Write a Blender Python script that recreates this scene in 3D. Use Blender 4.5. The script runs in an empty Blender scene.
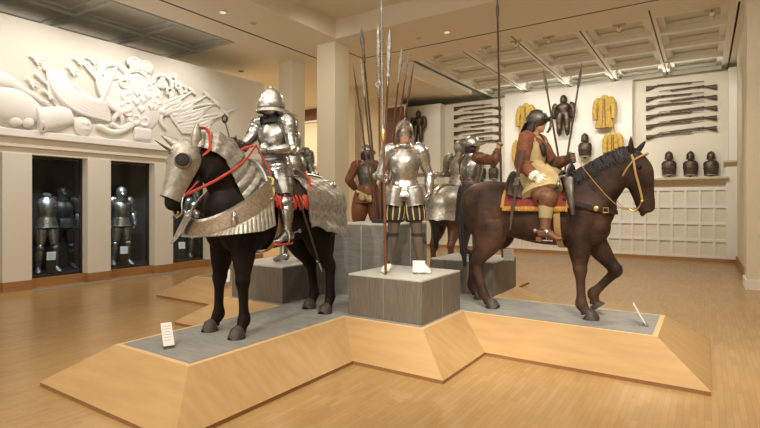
import bpy, bmesh, math, random
from mathutils import Vector, Matrix
PI = math.pi
scn = bpy.context.scene
C = scn.collection
V = Vector
rnd = random.Random(7)

# ---------------------------------------------------------------- camera
CAM_H = 1.6
FWD = V((-.5505, .8348, 0)).normalized()
RGT = V((.8348, .5505, 0)).normalized()
cam = bpy.data.objects.new('camera', bpy.data.cameras.new('camera'))
C.objects.link(cam)
cam.location = (0, 0, CAM_H)
cam.rotation_euler = (PI/2, 0, math.atan2(.5505, .8348))
cam.data.sensor_width = 36
cam.data.lens = 492/760*36
cam.data.shift_y = -11/760
cam.data.clip_start = .05
cam.data.clip_end = 100
scn.camera = cam

def ray(u, v):
    return FWD*492 + RGT*(u-380) + V((0, 0, 203-v))
def atX(u, v, X):
    r = ray(u, v); k = X/r.x; return V((0, 0, CAM_H)) + r*k
def atY(u, v, Y):
    r = ray(u, v); k = Y/r.y; return V((0, 0, CAM_H)) + r*k
def atZ(u, v, Z):
    r = ray(u, v); k = (Z-CAM_H)/r.z; return V((0, 0, CAM_H)) + r*k

# ---------------------------------------------------------------- world and light
w = bpy.data.worlds.new('world'); scn.world = w; w.use_nodes = True
w.node_tree.nodes['Background'].inputs[0].default_value = (1, .9, .76, 1)
w.node_tree.nodes['Background'].inputs[1].default_value = .1
scn.view_settings.view_transform = 'Standard'
scn.view_settings.look = 'None'
scn.view_settings.exposure = 0.06
scn.view_settings.gamma = 1
scn.view_settings.use_curve_mapping = False
try:
    scn.cycles.use_denoising = True
    scn.cycles.max_bounces = 7
    scn.cycles.diffuse_bounces = 4
    scn.cycles.glossy_bounces = 4
    scn.cycles.sample_clamp_indirect = 4
except Exception:
    pass
WARM = (1, .80, .56)
def aim(o, target):
    d = V(target) - o.location
    o.rotation_euler = d.to_track_quat('-Z', 'Y').to_euler()
def area(name, loc, tgt, size, power, col=WARM):
    l = bpy.data.lights.new(name, 'AREA'); l.shape = 'RECTANGLE'; l.size = size[0]; l.size_y = size[1]
    l.energy = power; l.color = col
    o = bpy.data.objects.new(name, l); C.objects.link(o); o.location = loc; aim(o, tgt); return o
def spot(name, loc, tgt, ang, power, col=WARM, rad=.04, blend=.6):
    l = bpy.data.lights.new(name, 'SPOT'); l.energy = power; l.color = col
    l.spot_size = math.radians(ang); l.spot_blend = blend; l.shadow_soft_size = rad
    o = bpy.data.objects.new(name, l); C.objects.link(o); o.location = loc; aim(o, tgt); return o
# general light of the hall: unseen area light under the tray, then added fills
W2 = (1, .92, .80)
area('ceiling_tray_light', (-2, 1.5, 5.9), (-2, 1.5, 0), (8, 6), 270, W2)
area('lobby_window_light', (-3.5, -3.8, 2.3), (-3.5, 6, 5.2), (11, 3.4), 210, (1, .95, .86))  # added fill behind the camera; no window stands there
area('back_wall_cove_light', (-3.0, 16.86, 5.25), (-3.0, 10, 5.9), (6.4, .06), 30, (1, .93, .80))  # added fill on the wall top to brighten the coffers
area('far_hall_light', (-14, 12, 5.3), (-14, 12, 0), (4, 5), 300, (1, .86, .64))  # added fill to lift the far left hall
area('case_back_hall_light', (-14.2, 3.5, 2.0), (-14.2, 3.5, 6), (2.4, 8), 130, (1, .93, .82))  # added upward fill for the dark ceiling behind the left wall
# spots on the plaster relief
for y, p in ((2.6, 130), (4.1, 170), (5.5, 190), (7.1, 170)):
    spot('relief_spot', (-8.9, y, 5.35), (-10.4, y-.1, 3.30), 110, p*.72, (1, .95, .87), blend=1)
# spots on the back wall
for x in (-7.2, -5.0, -3.6, -2.2, -.5):
    spot('back_wall_spot', (x, 12.6, 5.35), (x, 16.2, 3.2), 74, 240, (1, .95, .86))
# spots on the horses and figures, from behind and above the visitor
for loc, tgt, ang, p in (((-2.2, -1.6, 5.3), (-3.8, 3.4, 1.3), 46, 680),
                         ((-.2, .6, 5.3), (-3.0, 4.9, 1.3), 44, 470),
                         ((1.6, 1.2, 5.3), (-1.3, 5.9, 1.4), 46, 720),
                         ((-6.6, 1.6, 5.3), (-3.9, 4.2, 1.5), 46, 280),
                         ((-5.4, 9.4, 5.35), (-3.6, 5.4, .9), 60, 260),
                         ((-.8, 9.6, 5.35), (-2.6, 6.4, .9), 60, 260),
                         ((2.4, 4.2, 5.3), (-.8, 5.6, .6), 50, 200),
                         ((.6, .6, 5.3), (-.9, 4.95, .2), 34, 420)):
    spot('armour_spot', loc, tgt, ang, p, (1, .91, .76))
spot('hall_spot', (-5.6, 6.9, 5.4), (-8.6, 9.6, 2.8), 90, 200, (1, .92, .78), blend=1)  # added to brighten the left columns
spot('floor_spot', (-1.4, 9.6, 5.4), (-.9, 10.2, 0), 110, 330, (1, .92, .78), blend=1)  # this and the next two are added to brighten the floor
spot('floor_spot', (.6, 6.8, 5.4), (1.0, 7.2, 0), 110, 220, (1, .92, .78), blend=1)
spot('floor_spot', (-6.6, 11.6, 5.4), (-6.4, 11.8, 0), 100, 200, (1, .92, .78), blend=1)
spot('hall_spot', (-1.0, 8.3, 5.4), (.9, 11.6, 2.6), 90, 130, (1, .93, .82), blend=1)  # added to brighten the right column
for y in (4.5, 5.95, 7.4):
    spot('case_spot', (-10.85, y, 2.42), (-11.25, y+.05, .9), 100, 80, (.78, .92, 1), .03)

# ---------------------------------------------------------------- materials
def mat(name, col, rough=.6, metal=0., col2=None, scale=8., bump=0., bscale=60., detail=4., rough2=None, coat=0., stretch=None, spec=None):
    m = bpy.data.materials.new(name); m.use_nodes = True
    nt = m.node_tree; b = nt.nodes['Principled BSDF']
    b.inputs['Base Color'].default_value = (*col, 1); b.inputs['Roughness'].default_value = rough
    b.inputs['Metallic'].default_value = metal
    if spec is not None: b.inputs['Specular IOR Level'].default_value = spec
    if coat: b.inputs['Coat Weight'].default_value = coat; b.inputs['Coat Roughness'].default_value = .15
    tc = nt.nodes.new('ShaderNodeTexCoord'); mp = nt.nodes.new('ShaderNodeMapping')
    nt.links.new(tc.outputs['Object'], mp.inputs[0])
    if stretch: mp.inputs['Scale'].default_value = stretch
    if col2 or rough2 is not None:
        n = nt.nodes.new('ShaderNodeTexNoise'); n.inputs['Scale'].default_value = scale; n.inputs['Detail'].default_value = detail
        nt.links.new(mp.outputs[0], n.inputs['Vector'])
        if col2:
            r = nt.nodes.new('ShaderNodeValToRGB'); r.color_ramp.elements[0].color = (*col, 1); r.color_ramp.elements[1].color = (*col2, 1)
            r.color_ramp.elements[0].position = .35; r.color_ramp.elements[1].position = .68
            nt.links.new(n.outputs[0], r.inputs[0]); nt.links.new(r.outputs[0], b.inputs['Base Color'])
        if rough2 is not None:
            mr = nt.nodes.new('ShaderNodeMapRange'); mr.inputs[1].default_value = .3; mr.inputs[2].default_value = .7
            mr.inputs[3].default_value = rough; mr.inputs[4].default_value = rough2
            nt.links.new(n.outputs[0], mr.inputs[0]); nt.links.new(mr.outputs[0], b.inputs['Roughness'])
    if bump:
        n2 = nt.nodes.new('ShaderNodeTexNoise'); n2.inputs['Scale'].default_value = bscale; n2.inputs['Detail'].default_value = 3
        nt.links.new(mp.outputs[0], n2.inputs['Vector'])
        bp = nt.nodes.new('ShaderNodeBump'); bp.inputs['Strength'].default_value = bump; bp.inputs['Distance'].default_value = .01
        nt.links.new(n2.outputs[0], bp.inputs['Height']); nt.links.new(bp.outputs[0], b.inputs['Normal'])
    return m

M = {}
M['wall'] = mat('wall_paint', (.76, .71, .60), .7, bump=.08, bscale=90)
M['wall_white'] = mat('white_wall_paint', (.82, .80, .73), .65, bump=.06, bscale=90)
M['wall_left'] = mat('cream_wall_paint', (.76, .73, .65), .7, bump=.05)
M['column'] = mat('column_paint', (.76, .70, .56), .65, bump=.05)
M['ceiling'] = mat('ceiling_plaster', (.82, .75, .62), .75)
M['coffer'] = mat('coffer_paint', (.86, .83, .74), .7)
M['coffer_panel'] = mat('coffer_panel_grey', (.74, .72, .64), .8)
M['coffer_grey'] = mat('grey_coffer_paint', (.52, .53, .50), .8)  # the left coffers are unlit; that dimness is put into this grey
M['far_wall'] = mat('far_wall_paint', (.74, .67, .52), .7)
M['slot'] = mat('dark_slot', (.07, .055, .04), .7)
M['plaster'] = mat('white_plaster', (.87, .86, .83), .75, bump=.15, bscale=25)
M['tan'] = mat('stone_cornice', (.58, .48, .33), .7)  # cornice shadow put into the colour; plain tan on ceiling fittings
M['wood_base'] = mat('maple_skirting', (.42, .22, .085), .45, col2=(.34, .17, .06), scale=3, stretch=(1, 1, 12))
M['maple'] = mat('maple_veneer', (.52, .335, .15), .33, col2=(.46, .29, .125), scale=2.2, stretch=(1, 6, 3), rough2=.4)
M['maple_edge'] = mat('maple_lipping', (.72, .50, .26), .4)
M['plinth'] = mat('brown_plinth_strip', (.30, .15, .06), .5)
M['deck'] = mat('grey_deck_board', (.30, .30, .285), .55, col2=(.24, .24, .225), scale=5, stretch=(1, 5, 1), rough2=.65)
M['block'] = mat('grey_stained_oak', (.17, .145, .115), .5, col2=(.12, .105, .085), scale=9, stretch=(9, 9, .8), rough2=.6)
M['block_tall'] = mat('grey_board', (.23, .225, .205), .55, col2=(.18, .175, .16), scale=5, stretch=(1, 1, 5), rough2=.65)
M['block_top'] = mat('pale_grey_board', (.50, .50, .47), .5)
M['black'] = mat('black_metal', (.02, .02, .02), .45)
M['case_dark'] = mat('black_case_lining', (.012, .012, .013), .6)
M['frame_dark'] = mat('dark_bronze_frame', (.05, .038, .028), .4, .3)
M['white_card'] = mat('white_card', (.86, .86, .82), .5)
M['print'] = mat('grey_print', (.35, .35, .34), .6)
M['steel'] = mat('polished_steel', (.43, .425, .42), .2, .97, col2=(.25, .245, .235), scale=14, rough2=.36, bump=.05, bscale=30)
M['steel_bright'] = mat('bright_steel', (.58, .575, .565), .24, .93, col2=(.38, .375, .36), scale=18, rough2=.4, bump=.05, bscale=30)
M['steel_dull'] = mat('etched_steel', (.43, .41, .365), .42, .75, col2=(.27, .25, .215), scale=22, rough2=.55, bump=.25, bscale=60)
M['steel_dark'] = mat('blackened_steel', (.16, .145, .13), .32, .85, col2=(.10, .09, .08), scale=15, rough2=.5)
M['steel_bronze'] = mat('russet_steel', (.13, .10, .075), .42, .8, col2=(.06, .045, .032), scale=14, rough2=.5)
M['brass'] = mat('brass', (.62, .42, .16), .35, .9)
M['gilt'] = mat('gilt_border', (.25, .19, .125), .5, .4, col2=(.14, .10, .06), scale=50, bump=.3, bscale=80)
M['red'] = mat('red_cloth', (.50, .055, .025), .65, col2=(.38, .035, .02), scale=20)
M['red_rug'] = mat('red_saddle_cloth', (.24, .035, .022), .8, col2=(.13, .02, .015), scale=26)
M['fringe'] = mat('gold_fringe', (.55, .30, .05), .7, col2=(.36, .17, .03), scale=70)
M['black_cloth'] = mat('black_cloth', (.018, .016, .016), .8)
M['dark_leather'] = mat('dark_leather', (.035, .022, .015), .5, bump=.2)
M['leather'] = mat('brown_leather', (.16, .065, .028), .5, col2=(.10, .04, .018), scale=20, bump=.2)
M['tan_strap'] = mat('tan_strap', (.42, .25, .10), .55)
M['buff'] = mat('buff_leather', (.50, .385, .20), .75, col2=(.38, .28, .13), scale=9, bump=.2, bscale=20)
M['yellow_buff'] = mat('yellow_buff_leather', (.62, .43, .10), .8, col2=(.44, .27, .05), scale=11, bump=.4, bscale=22)
M['rust'] = mat('rust_brown_wool', (.21, .072, .032), .85, col2=(.14, .045, .02), scale=16, bump=.2)
M['brown_wool'] = mat('brown_wool', (.21, .075, .035), .85, col2=(.15, .05, .022), scale=16, bump=.2)
M['hose'] = mat('grey_brown_hose', (.10, .07, .055), .8)
M['khaki'] = mat('khaki_hose', (.30, .24, .12), .85)
M['linen'] = mat('white_linen', (.80, .76, .66), .8, bump=.3, bscale=30)
M['skin'] = mat('painted_skin', (.46, .25, .15), .55)
M['hair'] = mat('black_hair', (.018, .014, .012), .5, bump=.5, bscale=90)
M['wood'] = mat('dark_oak_shaft', (.10, .042, .02), .45, col2=(.065, .028, .014), scale=20)
M['wood_red'] = mat('red_brown_shaft', (.14, .055, .025), .45)
M['wood_tan'] = mat('walnut_stock', (.07, .032, .018), .45)
M['hoof'] = mat('hoof_horn', (.060, .042, .032), .55, col2=(.03, .022, .018), scale=20, bump=.2)
M['glass_eye'] = mat('glass_eye', (.008, .005, .004), .08)
M['hide_black'] = mat('black_hide', (.0045, .0035, .003), .36, col2=(.014, .008, .006), scale=3.2, bump=.4, bscale=55, rough2=.65, spec=.14)
M['hide_brown'] = mat('brown_hide', (.018, .010, .007), .42, col2=(.085, .044, .028), scale=3.4, bump=.5, bscale=50, rough2=.65, spec=.2)
M['hide_bay'] = mat('bay_hide', (.10, .042, .022), .5, col2=(.15, .065, .035), scale=3.5, bump=.25, bscale=70)
M['mane'] = mat('black_mane', (.016, .013, .013), .45, bump=.5, bscale=120, stretch=(1, 1, .3))
M['cabinet'] = mat('brown_cabinet_wood', (.17, .07, .03), .5, col2=(.12, .045, .02), scale=4, stretch=(1, 1, 6))
M['lamp'] = mat('lamp_face', (1, 1, 1), .5)
b_ = M['lamp'].node_tree.nodes['Principled BSDF']; b_.inputs['Emission Color'].default_value = (1, .93, .8, 1); b_.inputs['Emission Strength'].default_value = 6
M['lamp_soft'] = mat('dim_lamp_face', (.8, .8, .8), .5)
b_ = M['lamp_soft'].node_tree.nodes['Principled BSDF']; b_.inputs['Emission Color'].default_value = (1, .93, .8, 1); b_.inputs['Emission Strength'].default_value = .5

def glass_mat():
    m = bpy.data.materials.new('case_glass'); m.use_nodes = True; nt = m.node_tree
    for n in list(nt.nodes): nt.nodes.remove(n)
    o = nt.nodes.new('ShaderNodeOutputMaterial'); t = nt.nodes.new('ShaderNodeBsdfTransparent'); g = nt.nodes.new('ShaderNodeBsdfGlossy')
    g.inputs['Roughness'].default_value = .03; mx = nt.nodes.new('ShaderNodeMixShader'); lw = nt.nodes.new('ShaderNodeFresnel'); lw.inputs[0].default_value = 1.35
    t.inputs[0].default_value = (.93, .96, .95, 1)
    nt.links.new(lw.outputs[0], mx.inputs[0]); nt.links.new(t.outputs[0], mx.inputs[1]); nt.links.new(g.outputs[0], mx.inputs[2]); nt.links.new(mx.outputs[0], o.inputs[0])
    return m
M['glass'] = glass_mat()

def floor_mat():
    m = bpy.data.materials.new('strip_parquet'); m.use_nodes = True; nt = m.node_tree; b = nt.nodes['Principled BSDF']
    tc = nt.nodes.new('ShaderNodeTexCoord'); mp = nt.nodes.new('ShaderNodeMapping'); mp.inputs['Rotation'].default_value = (0, 0, PI/2)
    nt.links.new(tc.outputs['Object'], mp.inputs[0])
    br = nt.nodes.new('ShaderNodeTexBrick'); br.inputs['Scale'].default_value = 1
    br.inputs['Brick Width'].default_value = .30; br.inputs['Row Height'].default_value = .045; br.inputs['Mortar Size'].default_value = .0008
    br.inputs['Color1'].default_value = (.55, .355, .155, 1); br.inputs['Color2'].default_value = (.485, .30, .125, 1); br.inputs['Mortar'].default_value = (.34, .19, .075, 1)
    nt.links.new(mp.outputs[0], br.inputs['Vector'])
    n = nt.nodes.new('ShaderNodeTexNoise'); n.inputs['Scale'].default_value = 1.2
    nt.links.new(tc.outputs['Object'], n.inputs['Vector'])
    mx = nt.nodes.new('ShaderNodeMixRGB'); mx.blend_type = 'MULTIPLY'; mx.inputs[0].default_value = .2
    nt.links.new(br.outputs[0], mx.inputs[1]); nt.links.new(n.outputs[0], mx.inputs[2]); nt.links.new(mx.outputs[0], b.inputs['Base Color'])
    b.inputs['Roughness'].default_value = .26
    return m
M['floor'] = floor_mat()

# ---------------------------------------------------------------- object helpers
def tag(o, label=None, cat=None, group=None, kind=None):
    if label: o['label'] = label
    if cat: o['category'] = cat
    if group: o['group'] = group
    if kind: o['kind'] = kind
    return o
def thing(name, label, cat, loc=(0, 0, 0), rz=0, group=None):
    o = bpy.data.objects.new(name, None); C.objects.link(o); o.location = loc; o.rotation_euler = (0, 0, rz)
    o.empty_display_size = .1
    return tag(o, label, cat, group)
def copy_tree(o, parent=None):
    c = o.copy(); C.objects.link(c); c.parent = parent
    for ch in o.children: copy_tree(ch, c)
    return c

def smooth_path(pts, rads, n):
    """Catmull-Rom resample of points and radii tuples"""
    P = [V(p) for p in pts]; Rr = [(r, r) if not isinstance(r, (tuple, list)) else tuple(r) for r in rads]
    if n <= 1: return P, Rr
    oP, oR = [], []
    def cr(a, b, c, d, t):
        return .5*((2*b)+(c-a)*t+(2*a-5*b+4*c-d)*t*t+(3*b-a-3*c+d)*t*t*t)
    L = len(P)
    for i in range(L-1):
        a, b, c, d = P[max(i-1, 0)], P[i], P[i+1], P[min(i+2, L-1)]
        ra, rb, rc, rd = Rr[max(i-1, 0)], Rr[i], Rr[i+1], Rr[min(i+2, L-1)]
        for k in range(n):
            t = k/n
            oP.append(V([cr(a[j], b[j], c[j], d[j], t) for j in range(3)]))
            oR.append(tuple(max(.0008, cr(ra[j], rb[j], rc[j], rd[j], t)) for j in range(2)))
    oP.append(P[-1]); oR.append(Rr[-1])
    return oP, oR

class MB:
    def __init__(s): s.v = []; s.f = []
    def add(s, vs, fs):
        k = len(s.v); s.v += [tuple(p) for p in vs]; s.f += [tuple(i+k for i in f) for f in fs]; return s
    def box(s, x0, x1, y0, y1, z0, z1, mtx=None):
        vs = [V((x, y, z)) for z in (z0, z1) for y in (y0, y1) for x in (x0, x1)]
        if mtx: vs = [mtx @ p for p in vs]
        return s.add(vs, [(0, 2, 3, 1), (4, 5, 7, 6), (0, 1, 5, 4), (2, 6, 7, 3), (0, 4, 6, 2), (1, 3, 7, 5)])
    def quad(s, a, b, c, d): return s.add([a, b, c, d], [(0, 1, 2, 3)])
    def prism(s, poly, z0, z1, mtx=None):
        n = len(poly); vs = [V((p[0], p[1], z0)) for p in poly]+[V((p[0], p[1], z1)) for p in poly]
        if mtx: vs = [mtx @ p for p in vs]
        return s.add(vs, [tuple(range(n))[::-1], tuple(range(n, 2*n))]+[(i, (i+1) % n, n+(i+1) % n, n+i) for i in range(n)])
    def tube(s, pts, rads, seg=14, lat=(0, 1, 0), n=1, arc=None, thick=.01, mod=None, cap=True, ang0=0):
        P, R = smooth_path(pts, rads, n); lat = V(lat); m = len(P)
        rings = []
        for i in range(m):
            t = (P[min(i+1, m-1)]-P[max(i-1, 0)]).normalized()
            l = lat - t*lat.dot(t)
            if l.length < 1e-4: l = t.orthogonal()
            l.normalize(); nn = t.cross(l).normalized()
            ring = []
            if arc:
                a0, a1 = arc(i/(m-1)) if callable(arc) else arc
                a0 = math.radians(a0); a1 = math.radians(a1)
                for k in range(seg+1):
                    th = a0+(a1-a0)*k/seg; q = mod(i/(m-1), th) if mod else 1
                    ring.append(P[i]+l*(R[i][0]*q*math.cos(th))+nn*(R[i][1]*q*math.sin(th)))
                for k in range(seg, -1, -1):
                    th = a0+(a1-a0)*k/seg; q = mod(i/(m-1), th) if mod else 1
                    ring.append(P[i]+l*((R[i][0]*q-thick)*math.cos(th))+nn*((R[i][1]*q-thick)*math.sin(th)))
            else:
                for k in range(seg):
                    th = 2*PI*k/seg+ang0; q = mod(i/(m-1), th) if mod else 1
                    ring.append(P[i]+l*(R[i][0]*q*math.cos(th))+nn*(R[i][1]*q*math.sin(th)))
            rings.append(ring)
        c = len(rings[0]); vs = [p for r in rings for p in r]; fs = []
        for i in range(m-1):
            for k in range(c):
                fs.append((i*c+k, i*c+(k+1) % c, (i+1)*c+(k+1) % c, (i+1)*c+k))
        if arc:
            for i in (0, m-1):
                for k in range(seg):
                    q = (i*c+k, i*c+k+1, i*c+c-2-k, i*c+c-1-k)
                    fs.append(q if i else q[::-1])
        elif cap:
            fs.append(tuple(range(c))[::-1]); fs.append(tuple((m-1)*c+k for k in range(c)))
        return s.add(vs, fs)
    def rod(s, a, b, r, r2=None, seg=10): return s.tube([a, b], [r, r if r2 is None else r2], seg)
    def ell(s, c, r, seg=16, rings=10, mtx=None, rot=None):
        c = V(c); r = r if isinstance(r, (tuple, list)) else (r, r, r)
        vs = []; fs = []
        for i in range(rings+1):
            ph = -PI/2+PI*i/rings
            for k in range(seg):
                th = 2*PI*k/seg; p = V((r[0]*math.cos(ph)*math.cos(th), r[1]*math.cos(ph)*math.sin(th), r[2]*math.sin(ph)))
                if rot: p = rot @ p
                p = c+p
                if mtx: p = mtx @ p
                vs.append(p)
        for i in range(rings):
            for k in range(seg):
                fs.append((i*seg+k, i*seg+(k+1) % seg, (i+1)*seg+(k+1) % seg, (i+1)*seg+k))
        return s.add(vs, fs)
    def grid(s, fn, nu, nv, thick=None, closed=False):
        """surface fn(u,v)->Vector; optional thickness function"""
        P = [[V(fn(i/nu, j/nv)) for j in range(nv+1)] for i in range(nu+1)]
        vs = [p for r in P for p in r]; c = nv+1; fs = []
        for i in range(nu):
            for j in range(nv): fs.append((i*c+j, (i+1)*c+j, (i+1)*c+j+1, i*c+j+1))
        if thick:
            N = len(vs); back = []
            for i in range(nu+1):
                for j in range(nv+1):
                    du = P[min(i+1, nu)][j]-P[max(i-1, 0)][j]; dv = P[i][min(j+1, nv)]-P[i][max(j-1, 0)]
                    nn = du.cross(dv)
                    if nn.length > 1e-9: nn.normalize()
                    back.append(P[i][j]-nn*thick)
            vs = vs+back; fs += [tuple(N+k for k in f)[::-1] for f in list(fs)]
            edge = [(i*c, (i+1)*c) for i in range(nu)][::-1]
            def band(a, b): fs.append((a, b, b+N, a+N))
            for i in range(nu): band((i+1)*c, i*c); band(i*c+nv, (i+1)*c+nv)
            for j in range(nv): band(j, j+1); band(nu*c+j+1, nu*c+j)
        return s.add(vs, fs)
    def build(s, name, m, parent=None, smooth=None, kind=None, bevel=0, voxel=0, iters=4, weld=True):
        me = bpy.data.meshes.new(name); me.from_pydata(s.v, [], s.f)
        bm = bmesh.new(); bm.from_mesh(me)
        if weld: bmesh.ops.remove_doubles(bm, verts=bm.verts, dist=1e-5)
        bmesh.ops.recalc_face_normals(bm, faces=bm.faces); bm.to_mesh(me); bm.free()
        o = bpy.data.objects.new(name, me); C.objects.link(o)
        if bevel or voxel:
            if bevel:
                q = o.modifiers.new('b', 'BEVEL'); q.width = bevel; q.segments = 2; q.limit_method = 'ANGLE'
            if voxel:
                q = o.modifiers.new('r', 'REMESH'); q.mode = 'VOXEL'; q.voxel_size = voxel
                if iters: q = o.modifiers.new('s', 'SMOOTH'); q.factor = .6; q.iterations = iters
            dg = bpy.context.evaluated_depsgraph_get(); dg.update()
            me2 = bpy.data.meshes.new_from_object(o.evaluated_get(dg)); o.modifiers.clear(); o.data = me2
            bpy.data.meshes.remove(me); me = me2; me.name = name
        me.materials.clear(); me.materials.append(M[m])
        if smooth or voxel:
            me.shade_smooth()
            if not voxel: me.set_sharp_from_angle(angle=math.radians(smooth if smooth is not True else 45))
        if parent: o.parent = parent
        if kind: o['kind'] = kind
        return o
def S(name, mb, m, **k): return mb.build(name, m, kind='structure', **k)

# ---------------------------------------------------------------- the room
S('floor', MB().box(-17, 5, -4, 24, -.1, 0), 'floor')
X0 = -10.4
# left wall: upper frieze wall with ledge, pilasters below
mb = MB().box(X0-.5, X0, -4, 9.75, 2.86, 4.97)
S('wall_left', mb, 'wall_left')
mb = MB().box(X0-.5, X0+.03, -4, 9.75, 2.62, 2.80)
S('wall_left_lintel', mb.box(X0-.5, X0-.02, -4, 9.72, 2.5, 2.63), 'wall')
S('trim_1', MB().box(X0-.3, X0+.10, -4, 9.78, 2.795, 2.93), 'plaster', bevel=.012)
PIL = [(-.74, -.28), (.71, 1.17), (2.15, 2.61), (3.60, 4.06), (5.05, 5.51), (6.50, 6.96), (7.95, 8.41), (9.30, 9.75)]
for a, b in PIL:
    S('wall_left_pilaster', MB().box(X0-.24, X0, a, b, .18, 2.505), 'wall_left')
    S('baseboard_left', MB().box(X0-.24, X0+.02, a-.0, b+.0, 0, .18), 'wood_base')
S('baseboard_left', MB().box(X0-.30, X0-.12, -4, 9.7, 0, .17), 'wood_base')
S('wall_left_end', MB().box(X0-1.9, X0-.02, 9.72, 9.82, 0, 4.97).box(X0-1.9, X0-1.8, -4, 9.75, 0, 4.97), 'wall')
S('wall_left_case_lining', MB().box(X0-1.6, X0-1.5, 2.3, 9.6, .17, 2.55).box(X0-1.6, X0-.3, 2.3, 9.6, .12, .17), 'case_dark')
GL = [(2.61, 3.60), (4.06, 5.05), (5.51, 6.50), (6.96, 7.95), (8.41, 9.30)]
for i, (a, b) in enumerate(GL):
    fr = MB()
    fr.box(X0-.30, X0-.22, a, a+.03, .17, 2.5).box(X0-.30, X0-.22, b-.03, b, .17, 2.5).box(X0-.30, X0-.22, a, b, 2.47, 2.5).box(X0-.30, X0-.22, a, b, .17, .21)
    S('window_%d' % (i+1), fr, 'frame_dark')
    S('window_%d_glass' % (i+1), MB().box(X0-.265, X0-.26, a+.03, b-.03, .21, 2.47), 'glass')
S('trim_2', MB().box(X0+.12, X0+.30, 4.0, 6.9, .001, .006), 'deck')

# back wall with stepped upper parts, wainscot and cornice
YB = 16.1
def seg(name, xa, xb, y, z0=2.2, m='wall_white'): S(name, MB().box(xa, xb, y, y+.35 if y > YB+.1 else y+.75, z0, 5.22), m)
seg('wall_back', -9.4, -8.0, YB)
seg('wall_back', -8.0, -5.6, YB+.4, m='wall')
seg('wall_back', -5.6, -1.77, YB)
seg('wall_back', -1.77, .54, YB+.4, m='wall')
seg('wall_back', .54, 1.6, YB)
S('wall_back_base', MB().box(-9.4, 1.6, YB, YB+.75, 0, 2.2), 'wall')
mb = MB()
x = -9.35
zs = [.12, .58, 1.04, 1.50, 1.98]
for z in zs: mb.box(-9.4, 1.6, YB-.035, YB, z-.035, z+.035)
while x < 1.6:
    mb.box(x-.03, x+.03, YB-.034, YB, .12, 2.0); x += .33
S('wall_back_panelling', mb, 'wall_white')
S('baseboard_back', MB().box(-9.4, 1.6, YB-.05, YB, 0, .10), 'wood_base')
def cornice(xa, xb, z, d, h=.2):
    poly = [(0, 0), (.04, 0), (.06, .03), (d*.55, h*.6), (d, h*.75), (d, h), (0, h)]
    vs0 = [V((xa, YB-p[0], z+p[1])) for p in poly]; vs1 = [V((xb, YB-p[0], z+p[1])) for p in poly]
    n = len(poly); m_ = MB(); m_.add(vs0+vs1, [tuple(range(n)), tuple(range(n, 2*n))[::-1]]+[(i, (i+1) % n, n+(i+1) % n, n+i) for i in range(n)])
    return m_
S('trim_3', cornice(-9.4, .54, 2.10, .22), 'tan')
S('trim_4', cornice(.42, 1.6, 2.55, .2, .17), 'tan')
S('trim_5', cornice(-9.5, -8.0, 2.55, .2, .17), 'tan')
S('wall_back_pedestal', MB().box(.48, 1.6, YB-.10, YB, .1, 2.56).box(-9.45, -8.06, YB-.10, YB, .1, 2.56), 'wall_white')
S('wall_back_niche_sill', MB().box(-9.4, .54, YB-.18, YB+.4, 2.28, 2.31), 'wall_white')

# right foreground column and pier, columns on the left
def column(name, x0, y0, sx, sy, m='column'):
    S(name, MB().box(x0, x0+sx, y0, y0+sy, .18, 5.5), m)
    S('baseboard_column', MB().box(x0-.03, x0+sx+.03, y0-.03, y0+sy+.03, 0, .18), 'wood_base' if m == 'column_x' else 'wall_white')
column('wall_right_column', .66, 11.35, .7, .7)
S('wall_right_pier', MB().box(.72, 1.6, 12.6, 16.1, .2, 5.5), 'column')
S('baseboard_right', MB().box(.69, 1.6, 12.57, 16.1, 0, .2), 'wood_base')
column('wall_hall_column', -8.0, 9.3, .56, .56)
column('wall_hall_column', -9.85, 9.85, .5, .5)
column('wall_far_column', -10.2, 13.2, .5, .5)
# outer shell
S('wall_far', MB().box(-17, -9.4, 19, 19.2, 0, 5.9).box(-9.4, 5, 17.6, 17.8, 0, 5.9), 'far_wall')
S('wall_outer', MB().box(-17.2, -17, -4, 19, 0, 5.9).box(5, 5.2, -4, 18, 0, 6.2).box(-17, 5, -4.2, -4, 0, 6.2), 'far_wall')

# ceiling: flat soffit with a raised tray in the middle, coffers left and back
def slab(holes, x0, x1, y0, y1, z0, z1):
    xs = sorted(set([x0, x1]+[h[i] for h in holes for i in (0, 1)])); ys = sorted(set([y0, y1]+[h[i] for h in holes for i in (2, 3)]))
    m_ = MB()
    for a, b in zip(xs, xs[1:]):
        for c, d in zip(ys, ys[1:]):
            mx, my = (a+b)/2, (c+d)/2
            if any(h[0] < mx < h[1] and h[2] < my < h[3] for h in holes): continue
            m_.box(a, b, c, d, z0, z1)
    return m_
ZC = 5.5
holes = [(-7.3, 3.5, -3, 9.16), (-6.62, .55, 11.8, 17.55), (-15.2, -9.5, -1.0, 8.05)]
S('ceiling', slab(holes, -17, 5, -4, 19, ZC, 5.98), 'ceiling')
S('ceiling_tray', MB().box(-7.3, 3.5, -3, 9.16, 5.95, 6.1), 'ceiling')
S('ceiling_coffer_panels', MB().box(-6.62, .55, 11.8, 17.55, 5.71, 6.0), 'coffer_panel')
S('ceiling_coffer_panels_grey', MB().box(-15.2, -9.5, -1, 8.05, 5.60, 6.0), 'coffer_grey')
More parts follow.
